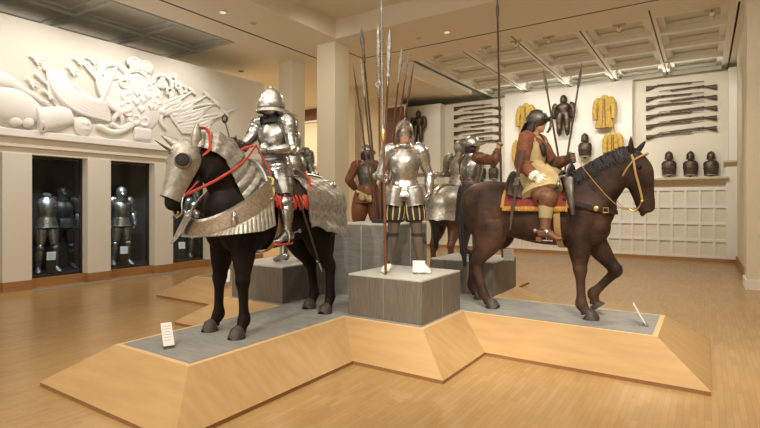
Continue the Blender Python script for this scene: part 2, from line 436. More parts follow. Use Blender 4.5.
def coffers(name, xs, ys, m, z0=ZC, zt=5.70, wr=.085, step=.21):
    g = MB()
    x0, x1, y0, y1 = xs[0], xs[-1], ys[0], ys[-1]
    for x in xs: g.box(x-wr, x+wr, y0, y1, z0, zt)
    for y in ys: g.box(x0, x1, y-wr, y+wr, z0+.002, zt)
    for x in xs: g.box(x-step, x+step, y0, y1, z0+(zt-z0)*.55, zt)
    for y in ys: g.box(x0, x1, y-step, y+step, z0+(zt-z0)*.56, zt)
    for a, b in zip(xs, xs[1:]):
        for c, d in zip(ys, ys[1:]):
            pass
    S(name, g, m)
coffers('ceiling_coffer_ribs', [-6.62, -5.2, -3.77, -2.36, -.94, .50], [11.8, 13.15, 14.5, 15.95, 17.5], 'coffer')
S('ceiling_beam', MB().box(-7.25, -6.7, 11.8, 15.9, 5.36, 5.5), 'coffer')
coffers('ceiling_coffer_ribs_grey', [-15.2, -13.9, -12.45, -11.0, -9.6], [-.7, .75, 2.2, 3.65, 5.1, 6.6, 8.0], 'coffer_grey', zt=5.60, wr=.03, step=.17)
sl = MB()
sl.box(-8.75, -8.70, -4, 10.2, ZC-.004, ZC).box(-7.72, -7.68, 10.2, 10.82, ZC-.004, ZC).box(-7.72, 5, 10.8, 10.84, ZC-.004, ZC)
for x in [-5.2, -3.77, -2.36, -.94]:
    sl.box(x-.015, x+.015, 11.3 if x in (-3.77, -.94) else 11.8, 17.3, ZC-.004, ZC)
S('ceiling_slots', sl, 'slot')
sl = MB()
for (u0, v0, u1, v1) in ((481, 16, 498, 29), (533, 6, 548, 22)):
    a = atZ(u0, v0, 5.95); b = atZ(u1, v1, 5.95); d = (b-a).normalized(); n_ = V((-d.y, d.x, 0))*.03
    sl.add([a-n_-V((0, 0, .004)), a+n_-V((0, 0, .004)), b+n_-V((0, 0, .004)), b-n_-V((0, 0, .004))], [(0, 1, 2, 3)])
S('ceiling_tray_slots', sl, 'slot')

# ---------------------------------------------------------------- cross-shaped platform
ZP = .33
cx, cy = -3.88, 5.88
aw, cw, al = .955, 1.94, 3.93
def cross(aw, cw, al):
    return [(cx-aw, cy-al), (cx+aw, cy-al), (cx+aw, cy-cw), (cx+cw, cy-cw), (cx+cw, cy-aw), (cx+al, cy-aw), (cx+al, cy+aw), (cx+cw, cy+aw), (cx+cw, cy+cw),
            (cx+aw, cy+cw), (cx+aw, cy+al), (cx-aw, cy+al), (cx-aw, cy+cw), (cx-cw, cy+cw), (cx-cw, cy+aw), (cx-al, cy+aw), (cx-al, cy-aw), (cx-cw, cy-aw), (cx-cw, cy-cw), (cx-aw, cy-cw)]
plat = thing('display_platform', 'low cross-shaped maple platform with sloping sides and grey deck under the horses', 'platform', (cx, cy, 0))
OFF = V((-cx, -cy, 0))
def sh(mb): mb.v = [tuple(V(p)+OFF) for p in mb.v]; return mb
ins = .42
# arm width at the top is 1.9-2*ins+... keep deck wide enough
b0 = cross(aw, cw, al); b1 = cross(aw-.0, cw, al)
bot = cross(aw+.02, cw+.02, al+.0)
top = cross(aw-ins, cw-ins, al-ins)
m_ = MB(); n = len(bot)
m_.add([V((*p, .035)) for p in bot]+[V((*p, ZP)) for p in top], [(i, (i+1) % n, n+(i+1) % n, n+i) for i in range(n)])
sh(m_).build('sloping_side', 'maple', plat)
sh(MB().prism(cross(aw+.015, cw+.015, al-.005), .001, .036)).build('base_strip', 'plinth', plat)
lip = cross(aw-ins-.0, cw-ins, al-ins)
sh(MB().prism(lip, ZP-.03, ZP)).build('edge_lipping', 'maple_edge', plat)
sh(MB().prism(cross(aw-ins-.05, cw-ins-.05, al-ins-.05), ZP-.02, ZP+.004)).build('deck_board', 'deck', plat)
ZD = ZP+.004
def block(x0, x1, y0, y1, z1, label, mside='block', seamx=None, group='low square display blocks'):
    cxx, cyy = (x0+x1)/2, (y0+y1)/2; hx, hy = (x1-x0)/2, (y1-y0)/2
    t = thing('display_block', label, 'display block', (cxx, cyy, ZD), 0, group)
    h = z1-ZD
    MB().box(-hx, hx, -hy, hy, 0, h-.02).build('side_panel', mside, t, bevel=.004)
    MB().box(-hx, hx, -hy, hy, h-.02, h).build('top_board', 'block_top', t, bevel=.004)
    s_ = MB()
    for q in (-hx*.0,): s_.box(q-.006, q+.006, -hy-.002, hy+.002, .004, h-.03).box(-hx-.002, hx+.002, q-.006, q+.006, .004, h-.03)
    s_.build('panel_seam', 'block_tall' if mside == 'block' else 'block_top', t)
    return t
block(-3.38, -2.43, 4.47, 5.42, .80, 'low dark grey square block in front of the platform centre, under the pole-holding armour')
block(-5.36, -4.41, 4.47, 5.42, .80, 'low dark grey square block seen behind the legs of the left horse')
block(-3.33, -2.38, 6.40, 7.35, .80, 'low dark grey square block behind the rear legs of the right horse')
block(-5.36, -4.41, 6.40, 7.35, .80, 'low block behind the tall one, under the back-turned brown-coated figure')
block(-4.38, -3.395, 5.43, 6.39, 1.32, 'tall grey block at the centre of the platform, carrying the polearm rack', 'block_tall', group=None)

# ---------------------------------------------------------------- horses (local: +x forward, +y left, z up from the hooves)
def horse(name, label, loc, rz, hide, pose, group=None):
    t = thing(name, label, 'horse', loc, rz, group)
    b = MB()
    b.tube([(-.95, 0, 1.18), (-.91, 0, 1.19), (-.82, 0, 1.20), (-.64, 0, 1.205), (-.42, 0, 1.20), (-.18, 0, 1.15), (.06, 0, 1.12), (.30, 0, 1.13), (.50, 0, 1.16), (.66, 0, 1.16), (.77, 0, 1.14), (.83, 0, 1.12)],
           [(.06, .09), (.15, .19), (.235, .285), (.295, .335), (.285, .325), (.28, .325), (.295, .34), (.285, .355), (.25, .355), (.215, .30), (.16, .22), (.06, .09)], 24, n=4)
    # haunches, shoulders, chest
    for sy in (-1, 1):
        b.ell((-.62, sy*.14, 1.14), (.27, .165, .33)); b.ell((-.53, sy*.16, .93), (.22, .13, .26)); b.ell((.50, sy*.13, 1.08), (.21, .135, .32), rot=Matrix.Rotation(.3, 3, 'Y'))
        b.ell((.62, sy*.10, 1.00), (.17, .115, .20))
    nk = pose['neck']
    b.tube([p[0] for p in nk], [p[1] for p in nk], 20, n=4)
    hd = pose['head']      # list of (pos, (ra, rb))
    hl = pose.get('headlat', (0, 1, 0))
    b.tube([p[0] for p in hd], [p[1] for p in hd], 18, lat=hl, n=4)
    P0 = V(hd[1][0]); P1 = V(hd[-2][0]); ax = (P1-P0).normalized(); lat = V(hl).normalized(); fr = ax.cross(lat).normalized()
    for sy in (-1, 1):
        b.ell(P0+ax*.16+lat*sy*.050-fr*.055, (.075, .035, .095), rot=Matrix((fr, lat, ax)).transposed())     # cheek
        b.ell(P0+ax*.105+lat*sy*.062+fr*.045, (.03, .02, .035), rot=Matrix((fr, lat, ax)).transposed())       # brow
        b.ell(P1+ax*.0+lat*sy*.036+fr*.02, (.028, .018, .03), rot=Matrix((fr, lat, ax)).transposed())     # nostril wing
        if pose.get('ears', True):
            e0 = P0+lat*sy*.045-ax*.03+fr*.0; up = V((.02, -.22, 1)).normalized() if sy < 0 else V((.55, .30, .85)).normalized(); e0 = e0+(V((.03, .02, 0)) if sy > 0 else V((0, 0, 0)))
            b.tube([e0-up*.02, e0+up*.05, e0+up*.12, e0+up*.20], [(.034, .028), (.046, .032), (.036, .024), .005], 10, lat=tuple(lat), n=3)
    b.ell(P1-fr*.045+ax*.03, (.03, .035, .03))
    hoofs = []
    for L in pose['legs']:
        y = L['y']; sy = 1 if y > 0 else -1
        J = [V(p) for p in L['J']]
        if L['kind'] == 'f':
            rr = [(.10, .17), (.100, .150), (.092, .122), (.066, .080), (.070, .080), (.067, .074), (.046, .053), (.042, .051), (.060, .070), (.048, .054), (.062, .070)]
            # elbow..knee..fetlock..hoof
            e, k, f, h = J
            pts = [e+V((0, 0, .16)), e+V((0, 0, .05)), e.lerp(k, .35), e.lerp(k, .78), k-(k-e).normalized()*.05, k, k.lerp(f, .25), k.lerp(f, .75), f, f.lerp(h, .5), f.lerp(h, .82)]
            b.tube(pts, rr, 14, n=3)
        else:
            s_, k, f, h = J      # stifle, hock, fetlock, hoof
            d = (k-s_).normalized()
            pts = [s_+V((-.02, 0, .18)), s_+V((-.01, 0, .04)), s_.lerp(k, .35), s_.lerp(k, .7), k-d*.05, k, k.lerp(f, .25), k.lerp(f, .75), f, f.lerp(h, .5), f.lerp(h, .82)]
            rr = [(.13, .23), (.13, .205), (.11, .155), (.074, .102), (.066, .094), (.062, .085), (.052, .064), (.049, .060), (.060, .070), (.050, .056), (.062, .070)]
            b.tube(pts, rr, 14, n=3)
            b.tube([k+V((-.055, 0, .045)), k+V((-.05, 0, -.03)), k.lerp(f, .3)+V((-.02, 0, 0))], [.018, .026, .012], 8, n=2)
            b.tube([k+V((-.055, 0, .05)), k.lerp(s_, .5)+V((-.09, 0, .03)), s_+V((-.13, 0, .05))], [.016, .02, .05], 8, n=2)
        hoofs.append((f, h, L.get('tip', 0)))
    body = b.build('body', hide, t, voxel=.0125, iters=5)
    for f, h, tip in hoofs:
        q = MB()
        d = V((.05, 0, 0)); 
        R_ = Matrix.Rotation(tip, 3, 'Y')
        top_ = f.lerp(h, .80)
        base = h.copy()
        pts = [top_, top_.lerp(base, .5)+R_ @ V((.015, 0, 0)), base+R_ @ V((.03, 0, 0))]
        if tip == 0: pts[2].z = 0
        q.tube(pts, [(.060, .066), (.072, .082), (.082, .094)], 16, lat=(0, 1, 0))
        if tip == 0:
            q.v = [(x_, y_, max(z_, .001)) if z_ > .035 else (x_, y_, .001) for x_, y_, z_ in q.v]
        q.build('hoof', 'hoof', t, smooth=True)
    eyes = MB()
    for sy in (-1, 1): MB().ell(P0+ax*.135+lat*sy*.074+fr*.045, .027, 14, 10).build('eye', 'glass_eye', t, smooth=True)
    # tail
    q = MB(); r_ = random.Random(3)
    tl = pose.get('tail', [(-.90, 0, 1.32), (-.955, 0, 1.20), (-.965, 0, .98), (-.95, 0, .72), (-.93, 0, .48)])
    for i in range(26):
        a_ = r_.uniform(0, 2*PI); rr_ = r_.uniform(.0, 1)
        off = [V((math.cos(a_), math.sin(a_)*1.2, 0))*rr_*k for k in (.010, .022, .04, .04, .025)]
        q.tube([V(p)+o_+V((0, 0, r_.uniform(-.05, .05) if j == 4 else 0)) for j, (p, o_) in enumerate(zip(tl, off))], [.012, .017, .018, .014, .003], 6, n=3)
    q.build('tail', pose.get('tailmat', 'mane'), t, smooth=True)
    # mane: short locks lying along the crest
    if pose.get('mane', True):
        q = MB(); P, R_ = smooth_path([p[0] for p in nk], [p[1] for p in nk], 10)
        m0 = 10; N = len(P)
        for i in range(m0, N):
            t_ = (P[min(i+1, N-1)]-P[i-1]).normalized(); nn = t_.cross(V((0, 1, 0))).normalized()
            for s_ in (-1, 1):
                for k in range(4):
                    st = P[i]+nn*(R_[i][1]*.985)+t_*r_.uniform(-.03, .03)+V((0, s_*r_.uniform(0, .015), 0))
                    ln = r_.uniform(.10, .17)
                    mid = P[i]+nn*(R_[i][1]*.93)+V((0, s_*(R_[i][0]*.62+.012), 0))-t_*r_.uniform(-.02, .04)
                    en = P[i]+nn*(R_[i][1]*.93-ln)+V((0, s_*(R_[i][0]*.93+.012), 0))-t_*r_.uniform(.0, .05)
                    q.tube([st, st+nn*.012+V((0, s_*.01, 0)), mid, en], [.006, .012, .013, .003], 5, n=2)
        # forelock
        for k in range(14):
            st = P0-ax*.02+lat*r_.uniform(-.03, .03)+fr*.05
            q.tube([st, st+ax*.06+fr*.05, st+ax*r_.uniform(.10, .16)+fr*.055+lat*r_.uniform(-.03, .03)], [.006, .009, .002], 5, n=2)
        q.build('mane', 'mane', t, smooth=True)
    t['_P'] = 0; del t['_P']
    return t, dict(P0=P0, P1=P1, ax=ax, lat=lat, fr=fr)

def stadium(xc, a, bw, x_end, sgn, s):
    """plan curve round the rump (sgn -1) or chest (+1): s in 0..1 from the right side round to the left"""
    straight = abs(x_end-xc); arc_l = PI*(a+bw)/2; L = 2*straight+arc_l; d = s*L
    if d < straight: return x_end+(xc-x_end)*(d/straight if straight else 1), -bw, -1.0
    if d > straight+arc_l: return xc+(x_end-xc)*((d-straight-arc_l)/straight), bw, 1.0
    ph = -PI/2+PI*(d-straight)/arc_l
    return xc+sgn*a*math.cos(ph), bw*math.sin(ph), math.sin(ph)

# right horse, brown
poseR = dict(
    neck=[((.36, 0, 1.22), (.22, .34)), ((.52, 0, 1.33), (.19, .31)), ((.68, 0, 1.47), (.135, .255)), ((.82, 0, 1.60), (.105, .205)), ((.95, 0, 1.70), (.09, .165)), ((1.04, 0, 1.72), (.07, .11))],
    head=[((.985, 0, 1.80), (.03, .05)), ((1.01, 0, 1.765), (.075, .10)), ((1.04, 0, 1.66), (.088, .15)), ((1.065, 0, 1.56), (.085, .158)), ((1.095, 0, 1.44), (.066, .128)), ((1.12, 0, 1.33), (.056, .106)), ((1.135, 0, 1.25), (.058, .095)), ((1.145, 0, 1.19), (.054, .08)), ((1.15, 0, 1.16), (.034, .045))],
    legs=[dict(kind='f', y=-.16, J=[(.50, -.16, .86), (.515, -.17, .50), (.53, -.18, .155), (.60, -.19, .04)]),
          dict(kind='f', y=.17, J=[(.56, .16, .87), (.83, .18, .50), (.585, .20, .22), (.61, .20, .075)], tip=.5),
          dict(kind='h', y=-.19, J=[(-.50, -.17, .86), (-.70, -.19, .52), (-.60, -.21, .17), (-.50, -.22, .04)]),
          dict(kind='h', y=.19, J=[(-.58, .17, .86), (-.88, .20, .53), (-.92, .21, .17), (-.84, .22, .04)])])
hR, infR = horse('horse', 'brown horse model striding right, one foreleg bent, carrying the rust-coated rider', (-1.66, 5.92, ZD), 0, 'hide_brown', poseR)
# left horse, black
poseL = dict(
    neck=[((.34, 0, 1.22), (.21, .34)), ((.50, 0, 1.36), (.18, .31)), ((.64, 0, 1.51), (.13, .24)), ((.76, -.01, 1.66), (.11, .225)), ((.88, -.06, 1.71), (.095, .17)), ((.95, -.10, 1.72), (.075, .12))],
    head=[((.90, -.11, 1.785), (.03, .05)), ((.93, -.115, 1.755), (.08, .11)), ((.975, -.125, 1.66), (.09, .15)), ((1.01, -.135, 1.57), (.088, .15)), ((1.045, -.145, 1.46), (.07, .125)), ((1.07, -.155, 1.36), (.058, .10)), ((1.09, -.16, 1.28), (.06, .09)), ((1.10, -.16, 1.225), (.055, .075)), ((1.105, -.165, 1.195), (.035, .045))],
    headlat=(.25, .97, 0), ears=False, mane=False,
    legs=[dict(kind='f', y=-.16, J=[(.55, -.16, .86), (.575, -.18, .50), (.57, -.20, .155), (.63, -.22, .04)]),
          dict(kind='f', y=.17, J=[(.56, .16, .86), (.60, .19, .50), (.60, .21, .155), (.67, .22, .04)]),
          dict(kind='h', y=-.19, J=[(-.50, -.15, .86), (-.74, -.13, .52), (-.78, -.11, .17), (-.70, -.10, .04)]),
          dict(kind='h', y=.19, J=[(-.50, .16, .86), (-.70, .20, .52), (-.68, .22, .17), (-.60, .23, .04)])])
hL, infL = horse('horse', 'black horse model in steel bard and head plate, facing the viewer at left', (-3.87, 3.80, ZD), -PI/2, 'hide_black', poseL)
# back horse, bay, seen from behind
poseB = dict(poseR)
poseB['legs'] = [dict(kind='f', y=-.16, J=[(.55, -.16, .86), (.57, -.17, .50), (.57, -.18, .155), (.63, -.18, .04)]),
                 dict(kind='f', y=.16, J=[(.55, .16, .86), (.57, .17, .50), (.57, .18, .155), (.63, .18, .04)]),
                 dict(kind='h', y=-.19, J=[(-.50, -.16, .86), (-.72, -.17, .52), (-.70, -.18, .17), (-.62, -.18, .04)]),
                 dict(kind='h', y=.19, J=[(-.50, .16, .86), (-.72, .17, .52), (-.70, .18, .17), (-.62, .18, .04)])]
hB, infB = horse('horse', 'bay horse model at the back, seen from behind with a plate over its rump', (-3.86, 8.55, ZD), PI/2, 'hide_bay', poseB)

# ---------------------------------------------------------------- figures (local: +x forward, +y left, z up)
def lerp(a, b, t): return V(a).lerp(V(b), t)
def figure(name, label, loc, rz, J, cat='figure', skin='skin', hands=True, group=None, body=True):
    """one continuous mannequin body from joints; J: pel, waist, chest, neck, head (centre), hd (face direction), sh/el/wr/hip/kn/an/toe = [right, left]"""
    t = thing(name, label, cat, loc, rz, group)
    J = {k: ([V(q) for q in v] if isinstance(v, list) else V(v)) for k, v in J.items()}
    b = MB()
    pel, wa, ch, ne, hc = J['pel'], J['waist'], J['chest'], J['neck'], J['head']
    shm = (J['sh'][0]+J['sh'][1])/2
    yax = (J['sh'][1]-J['sh'][0]).normalized()
    b.tube([pel-V((0, 0, .10)), pel, wa, ch, shm+V((0, 0, .005)), shm+V((0, 0, .05)), ne, lerp(ne, hc, .6)],
           [(.11, .09), (.165, .115), (.135, .10), (.17, .12), (.165, .095), (.10, .07), (.058, .058), (.055, .06)], 18, lat=tuple(yax), n=3)
    hd = J['hd'].normalized(); hl = V((0, 0, 1)).cross(hd).normalized(); hu = hd.cross(hl).normalized()
    Rh = Matrix((hd, hl, hu)).transposed()
    def hp(x, y, z): return hc+Rh @ V((x, y, z))
    b.ell(hp(-.01, 0, .025), (.095, .078, .095), rot=Rh); b.ell(hp(.025, 0, -.045), (.066, .058, .072), rot=Rh)
    b.ell(hp(.062, 0, -.098), (.022, .024, .018), rot=Rh)
    b.tube([hp(.082, 0, .02), hp(.105, 0, -.022), hp(.088, 0, -.036)], [(.008, .008), (.015, .012), (.010, .006)], 8, lat=tuple(hl), n=2)
    b.tube([hp(.078, -.024, -.062), hp(.094, 0, -.060), hp(.078, .024, -.062)], [.006, .009, .006], 8, n=2)
    b.tube([hp(.07, -.05, .022), hp(.088, 0, .026), hp(.07, .05, .022)], [.008, .011, .008], 8, n=2)
    for sy in (-1, 1): b.ell(hp(-.005, sy*.078, -.008), (.018, .009, .03), rot=Rh)
    for i in (0, 1):
        sh, el, wr = J['sh'][i], J['el'][i], J['wr'][i]
        b.tube([lerp(shm, sh, .55), sh, lerp(sh, el, .35), lerp(sh, el, .85), el, lerp(el, wr, .25), lerp(el, wr, .7), wr, wr+(wr-el).normalized()*.03],
               [.055, .062, .054, .042, .041, .044, .034, (.028, .024), (.03, .02)], 12, n=3)
        hip, kn, an, toe = J['hip'][i], J['kn'][i], J['an'][i], J['toe'][i]
        b.tube([hip+V((0, 0, .06)), hip, lerp(hip, kn, .35), lerp(hip, kn, .85), kn, lerp(kn, an, .28), lerp(kn, an, .75), an+V((0, 0, .03))],
               [.085, .092, .083, .058, .055, .060, .042, .036], 14, n=3)
        fd = (toe-an); fd.z = 0; fd.normalize()
        b.tube([an-fd*.05-V((0, 0, .02)), an+V((0, 0, -.01)), lerp(an, toe, .5), toe-fd*.02, toe+fd*.01], [(.028, .035), (.036, .045), (.042, .032), (.040, .022), (.02, .012)], 12, lat=(fd.y, -fd.x, 0), n=2)
        if hands:
            hand_into(b, el, wr, J['hand'][i] if 'hand' in J else None, 1 if i else -1, J.get('grip', [V((0, 0, 0)), V((0, 0, 0))])[i].x)
    if body: b.build('body', skin, t, voxel=.0085, iters=3)
    for sy in ((-1, 1) if body and skin == 'skin' else ()): MB().ell(hp(.078, sy*.031, .006), (.009, .013, .007), 10, 6, rot=Rh).build('eye', 'glass_eye', t, smooth=True)
    return t, J, hp, Rh
def hand_into(b, el, wr, tgt, side, grip, r=1.0):
    """palm with four unequal bent fingers and a side thumb; grip 0 relaxed .. 1 closed"""
    d = ((tgt-wr) if tgt is not None and (tgt-wr).length > 1e-4 else (wr-el)).normalized()
    lat = V((0, 0, 1)) if abs(d.z) < .7 else V((1, 0, 0))
    lat = (lat-d*lat.dot(d)).normalized()                 # thumb side
    pn = d.cross(lat).normalized()*side                  # palm normal
    b.tube([wr, wr+d*.04, wr+d*.085], [(.032*r, .018*r), (.042*r, .019*r), (.040*r, .015*r)], 12, lat=tuple(lat), n=2)
    for k, ln in enumerate((.070, .078, .073, .058)):
        base = wr+d*.082+lat*(.030-.020*k)*r
        a1 = .35+grip*1.1; a2 = .8+grip*1.9
        p1 = base+(d*math.cos(a1)+pn*math.sin(a1))*ln*.5
        p2 = p1+(d*math.cos(a2)+pn*math.sin(a2))*ln*.32
        p3 = p2+(d*math.cos(a2+.5*grip+.2)+pn*math.sin(a2+.5*grip+.2))*ln*.26
        b.tube([base-d*.015, base, p1, p2, p3], [.0105*r, .0105*r, .0095*r, .0085*r, .006*r], 8, n=1)
    q0 = wr+d*.025+lat*.028*r; q1 = q0+(d*.6+lat*.6+pn*.45).normalized()*.038; q2 = q1+(d*.75+pn*(.4+.5*grip)).normalized()*.032
    b.tube([q0-lat*.01, q0, q1, q2], [.013*r, .0125*r, .011*r, .008*r], 8, n=1)

def limb_shell(nm, m, t, pts, rads, seg=16, n=3, mod=None, lat=(0, 1, 0), parent=None, **k):
    return MB().tube(pts, rads, seg, lat=lat, n=n, mod=mod).build(nm, m, parent or t, smooth=True, **k)
def bands(k, a=.05): return lambda t, th: 1+a*(1-((t*k) % 1))
def plate_armour(t, J, m='steel', legs=True, arms=True, fauld=.16, gaunt=(True, True), thigh_m=None, knee_wing=True, collar=True):
    yax = (J['sh'][1]-J['sh'][0]).normalized(); shm = (J['sh'][0]+J['sh'][1])/2
    pel, wa, ch = J['pel'], J['waist'], J['chest']
    ridge = lambda t_, th: 1+.05*math.exp(-((math.sin(th)+1)/.06)) + .012*math.sin(t_*9)
    MB().tube([lerp(pel, wa, .62), wa, lerp(wa, ch, .5), ch, lerp(ch, shm, .7), shm+V((0, 0, .045))],
              [(.168, .14), (.142, .124), (.168, .152), (.188, .160), (.178, .13), (.10, .085)], 32, lat=tuple(yax), n=5, mod=ridge).build('cuirass', m, t, smooth=True)
    if collar: MB().tube([shm+V((0, 0, .03)), shm+V((0, 0, .06)), lerp(J['neck'], J['head'], .35)], [(.10, .09), (.075, .075), (.078, .082)], 20, lat=tuple(yax), n=3).build('gorget', m, t, smooth=True)
    if fauld:
        MB().tube([wa-V((0, 0, .0)), lerp(wa, pel, .5), pel-V((0, 0, .02)), pel-V((0, 0, fauld))], [(.150, .130), (.175, .155), (.195, .175), (.212, .19)], 28, lat=tuple(yax), n=5, mod=bands(5, .06)).build('fauld', m, t, smooth=30)
    for i in (0, 1):
        sy = 1 if i else -1
        sh, el, wr = J['sh'][i], J['el'][i], J['wr'][i]
        if arms:
            out = yax*sy
            MB().tube([lerp(shm, sh, .62)+V((0, 0, .055)), sh+V((0, 0, .035)), lerp(sh, el, .18)+out*.012, lerp(sh, el, .48)+out*.008], [(.068, .078), (.084, .098), (.082, .088), (.066, .068)], 20, n=5, mod=bands(5, .08)).build('pauldron', m, t, smooth=30)
            MB().tube([lerp(sh, el, .35), lerp(sh, el, .65), lerp(sh, el, .9)], [.066, .06, .056], 16, n=3, mod=bands(2, .04)).build('upper_arm_plate', m, t, smooth=30)
            back = (el-lerp(sh, wr, .5)); back = back.normalized() if back.length > .02 else -V((1, 0, 0))
            MB().ell(el+back*.012, (.066, .066, .066), 16, 10).ell(el+back*.03+out*.03, (.03, .05, .05), 12, 8).build('elbow_cop', m, t, smooth=True)
            MB().tube([lerp(el, wr, .12), lerp(el, wr, .35), lerp(el, wr, .8), wr], [.054, .06, .045, .042], 16, n=3).build('forearm_plate', m, t, smooth=True)
            if gaunt[i]:
                q = MB(); d = (wr-el).normalized()
                q.tube([wr-d*.07, wr-d*.02, wr+d*.02], [.062, .044, .040], 16, n=2)
                tg = J['hand'][i] if 'hand' in J else None
                hand_into(q, el, wr, tg, 1 if i else -1, J.get('grip', [V((0, 0, 0))]*2)[i].x, 1.35)
                q.build('gauntlet', m if gaunt[i] is True else gaunt[i], t, smooth=True)
        if legs:
            hip, kn, an, toe = J['hip'][i], J['kn'][i], J['an'][i], J['toe'][i]
            MB().tube([lerp(hip, kn, .1), lerp(hip, kn, .4), lerp(hip, kn, .85)], [.112, .105, .076], 20, n=5, mod=bands(3, .03)).build('thigh_plate', thigh_m or m, t, smooth=30)
            f = (toe-an); f.z = 0; f.normalize()
            MB().ell(kn+f*.012, (.078, .072, .07), 16, 10).ell(kn+V((f.y, -f.x, 0))*(-.055*sy), (.045, .02, .05), 12, 8).build('knee_cop', m, t, smooth=True)
            MB().tube([lerp(kn, an, .12), lerp(kn, an, .32), lerp(kn, an, .75), an+V((0, 0, .03))], [.066, .072, .05, .046], 20, n=4).build('greave', m, t, smooth=True)
            MB().tube([an-f*.065-V((0, 0, .015)), an+V((0, 0, .0)), lerp(an, toe, .5), toe, toe+f*.05], [(.038, .045), (.046, .055), (.052, .040), (.045, .026), (.006, .006)], 16, lat=(f.y, -f.x, 0), n=4, mod=bands(7, .05)).build('sabaton', m, t, smooth=30)
def helmet_base(q, hp, Rh, r=(.125, .105, .12), c=(-.005, 0, .045)): q.ell(hp(*c), r, 24, 16, rot=Rh)
def brim(q, hp, rx, ry, w, fz, z0=.0, th=.006, cx_=0, seg=40):
    """ring brim; fz(phi)->height, w(phi)->width"""
    rows = []
    def fn(u, v):
        ph = 2*PI*v; ww = w(ph)*u
        return hp(cx_+(rx+ww)*math.cos(ph), (ry+ww)*math.sin(ph), z0+fz(ph)*u)
    q.grid(fn, 3, seg, thick=th)
    return q
def comb(q, hp, h, x0=-.13, x1=.12, zb=.06, th=.010):
    pts = []
    n = 14; out = []
    for i in range(n+1):
        a_ = PI*i/n; out.append((math.cos(a_), math.sin(a_)))
    def fn(u, v):
        c_, s_ = math.cos(PI*u), math.sin(PI*u)
        rr = .10+h*s_*v
        return hp(.118*c_*(1+.0*v)-.005, 0, zb+s_*(.085+h*v))
    g = MB().grid(fn, 18, 4, thick=None)
    k = len(g.v); vs = []; 
    vs = [V(p)+Rlat(hp)*th/2 for p in g.v]+[V(p)-Rlat(hp)*th/2 for p in g.v]
    q.add(vs, g.f+[tuple(i+k for i in f)[::-1] for f in g.f])
    # rim closing
    c4 = 5
    q.add(vs, [((i)*c4+4, (i+1)*c4+4, (i+1)*c4+4+k, i*c4+4+k) for i in range(18)])
def Rlat(hp): return (hp(0, 1, 0)-hp(0, 0, 0)).normalized()

def pole(name, label, cat, base, top, r, m, head=None, hm='steel', parts=None, group=None):
    """long shaft thing standing at base, leaning to top; head = list of (dist from top, half-width, half-thick)"""
    base = V(base); top = V(top); t = thing(name, label, cat, base, 0, group)
    d = (top-base); L = d.length; d.normalize()
    hl = head['len'] if head else 0
    MB().tube([V((0, 0, 0)), d*(L-hl)*.5, d*(L-hl)], [r, r*1.05, r*.8], 10).build('shaft', m, t, smooth=True)
    if head:
        lat = head.get('lat', tuple(RGT))
        s0 = L-hl
        pts = [d*(s0+hl*k) for k, a_, b_ in head['prof']]
        MB().tube(pts, [(a_, b_) for k, a_, b_ in head['prof']], 8, lat=lat, n=2).build('blade', hm, t, smooth=30)
        MB().tube([d*(s0-.10), d*(s0), d*(s0+.06)], [r*1.25, r*1.35, r*.9], 10, n=1).build('socket', hm, t, smooth=True)
    return t, d, L

# ---------------------------------------------------------------- horse armour and tack, left horse
def toL(p): p = V(p); return V((hL.location.y-p.y, p.x-hL.location.x, p.z-ZD))
def barding(t, m='steel_dull', ztop=1.60, bw=.40, ra=1., hem0=1.04):
    def fn(u, v):
        px, py, q = stadium(-.50, .55, bw, -.10, -1, v)
        cx_ = max(px, -.50); k = min(u/.5, 1)
        f = math.sin(k*PI/2); z = ztop-.30*(1-math.cos(k*PI/2))
        if u > .5: 
            e = (u-.5)/.5; hem = (hem0-.17*max(0, min(1, (-px-.15)/.6)))+.022*abs(math.sin(v*PI*9)); z = (ztop-.30)*(1-e)+hem*e; f = 1+.10*e-.05*math.sin(e*PI)
        rid = ra*.011*abs(math.sin(PI*(v*20+u*7*(1 if v > .5 else -1))))+ra*.005*math.cos(u*34)
        x = cx_+(px-cx_)*(f+rid*1.6); y = py*(f+rid*2)
        return V((x, y, z+rid*.6*(1-k)))
    MB().grid(fn, 34, 110, thick=.008).build('rump_plate', m, t, smooth=28)
    # tail tube rosettes and rim
    q = MB()
    for sy in (-1, 1):
        q.ell((-.62, sy*.31, 1.47), (.05, .03, .05), 12, 8); q.ell((-.62, sy*.335, 1.475), (.02, .02, .02), 8, 6)
    q.tube([(-.10, 0, ztop), (-.4, 0, ztop+.035), (-.75, 0, ztop+.01), (-.98, 0, ztop-.09)], [(.03, .012), (.035, .014), (.035, .014), (.012, .01)], 10, n=5, mod=lambda a, b_: 1+.18*math.sin(a*90))
    q.build('spine_ridge', 'steel_bright', t, smooth=True)
barding(hL, ztop=1.565, hem0=1.01)
# breast plate round the chest: gilt band above a fluted steel skirt
def collar_fn(z_lo, z_hi, flare, rid=0, nrid=40, o=0.):
    def fn(u, v):
        px, py, q = stadium(.47, .50, .385, .43, 1, v)
        c = max(0, (px-.43)/.54)       # 1 at the front of the chest
        lo = z_lo(c); hi = z_hi(c); z = hi+(lo-hi)*u
        k = 1+flare*u+o
        if rid: k += rid*abs(math.sin(PI*v*nrid))*min(1, u*3)
        cx_ = min(px, .46)
        return V((cx_+(px-cx_)*k, py*k, z))
    return fn
hi = lambda c: 1.50-.40*min(1, c*1.0)**.9
lo = lambda c: 1.33-.36*min(1, c)**.7+.0
MB().grid(collar_fn(lo, hi, .10, o=.015), 6, 90, thick=.012).build('breast_band', 'gilt', hL, smooth=30)
lo2 = lambda c: 1.02-.05*c+.14*max(0, .25-c)
MB().grid(collar_fn(lo2, lo, .10, rid=.017, nrid=44, o=.10), 10, 220, thick=.01).build('breast_plate', 'steel_dull', hL, smooth=28)
q = MB()
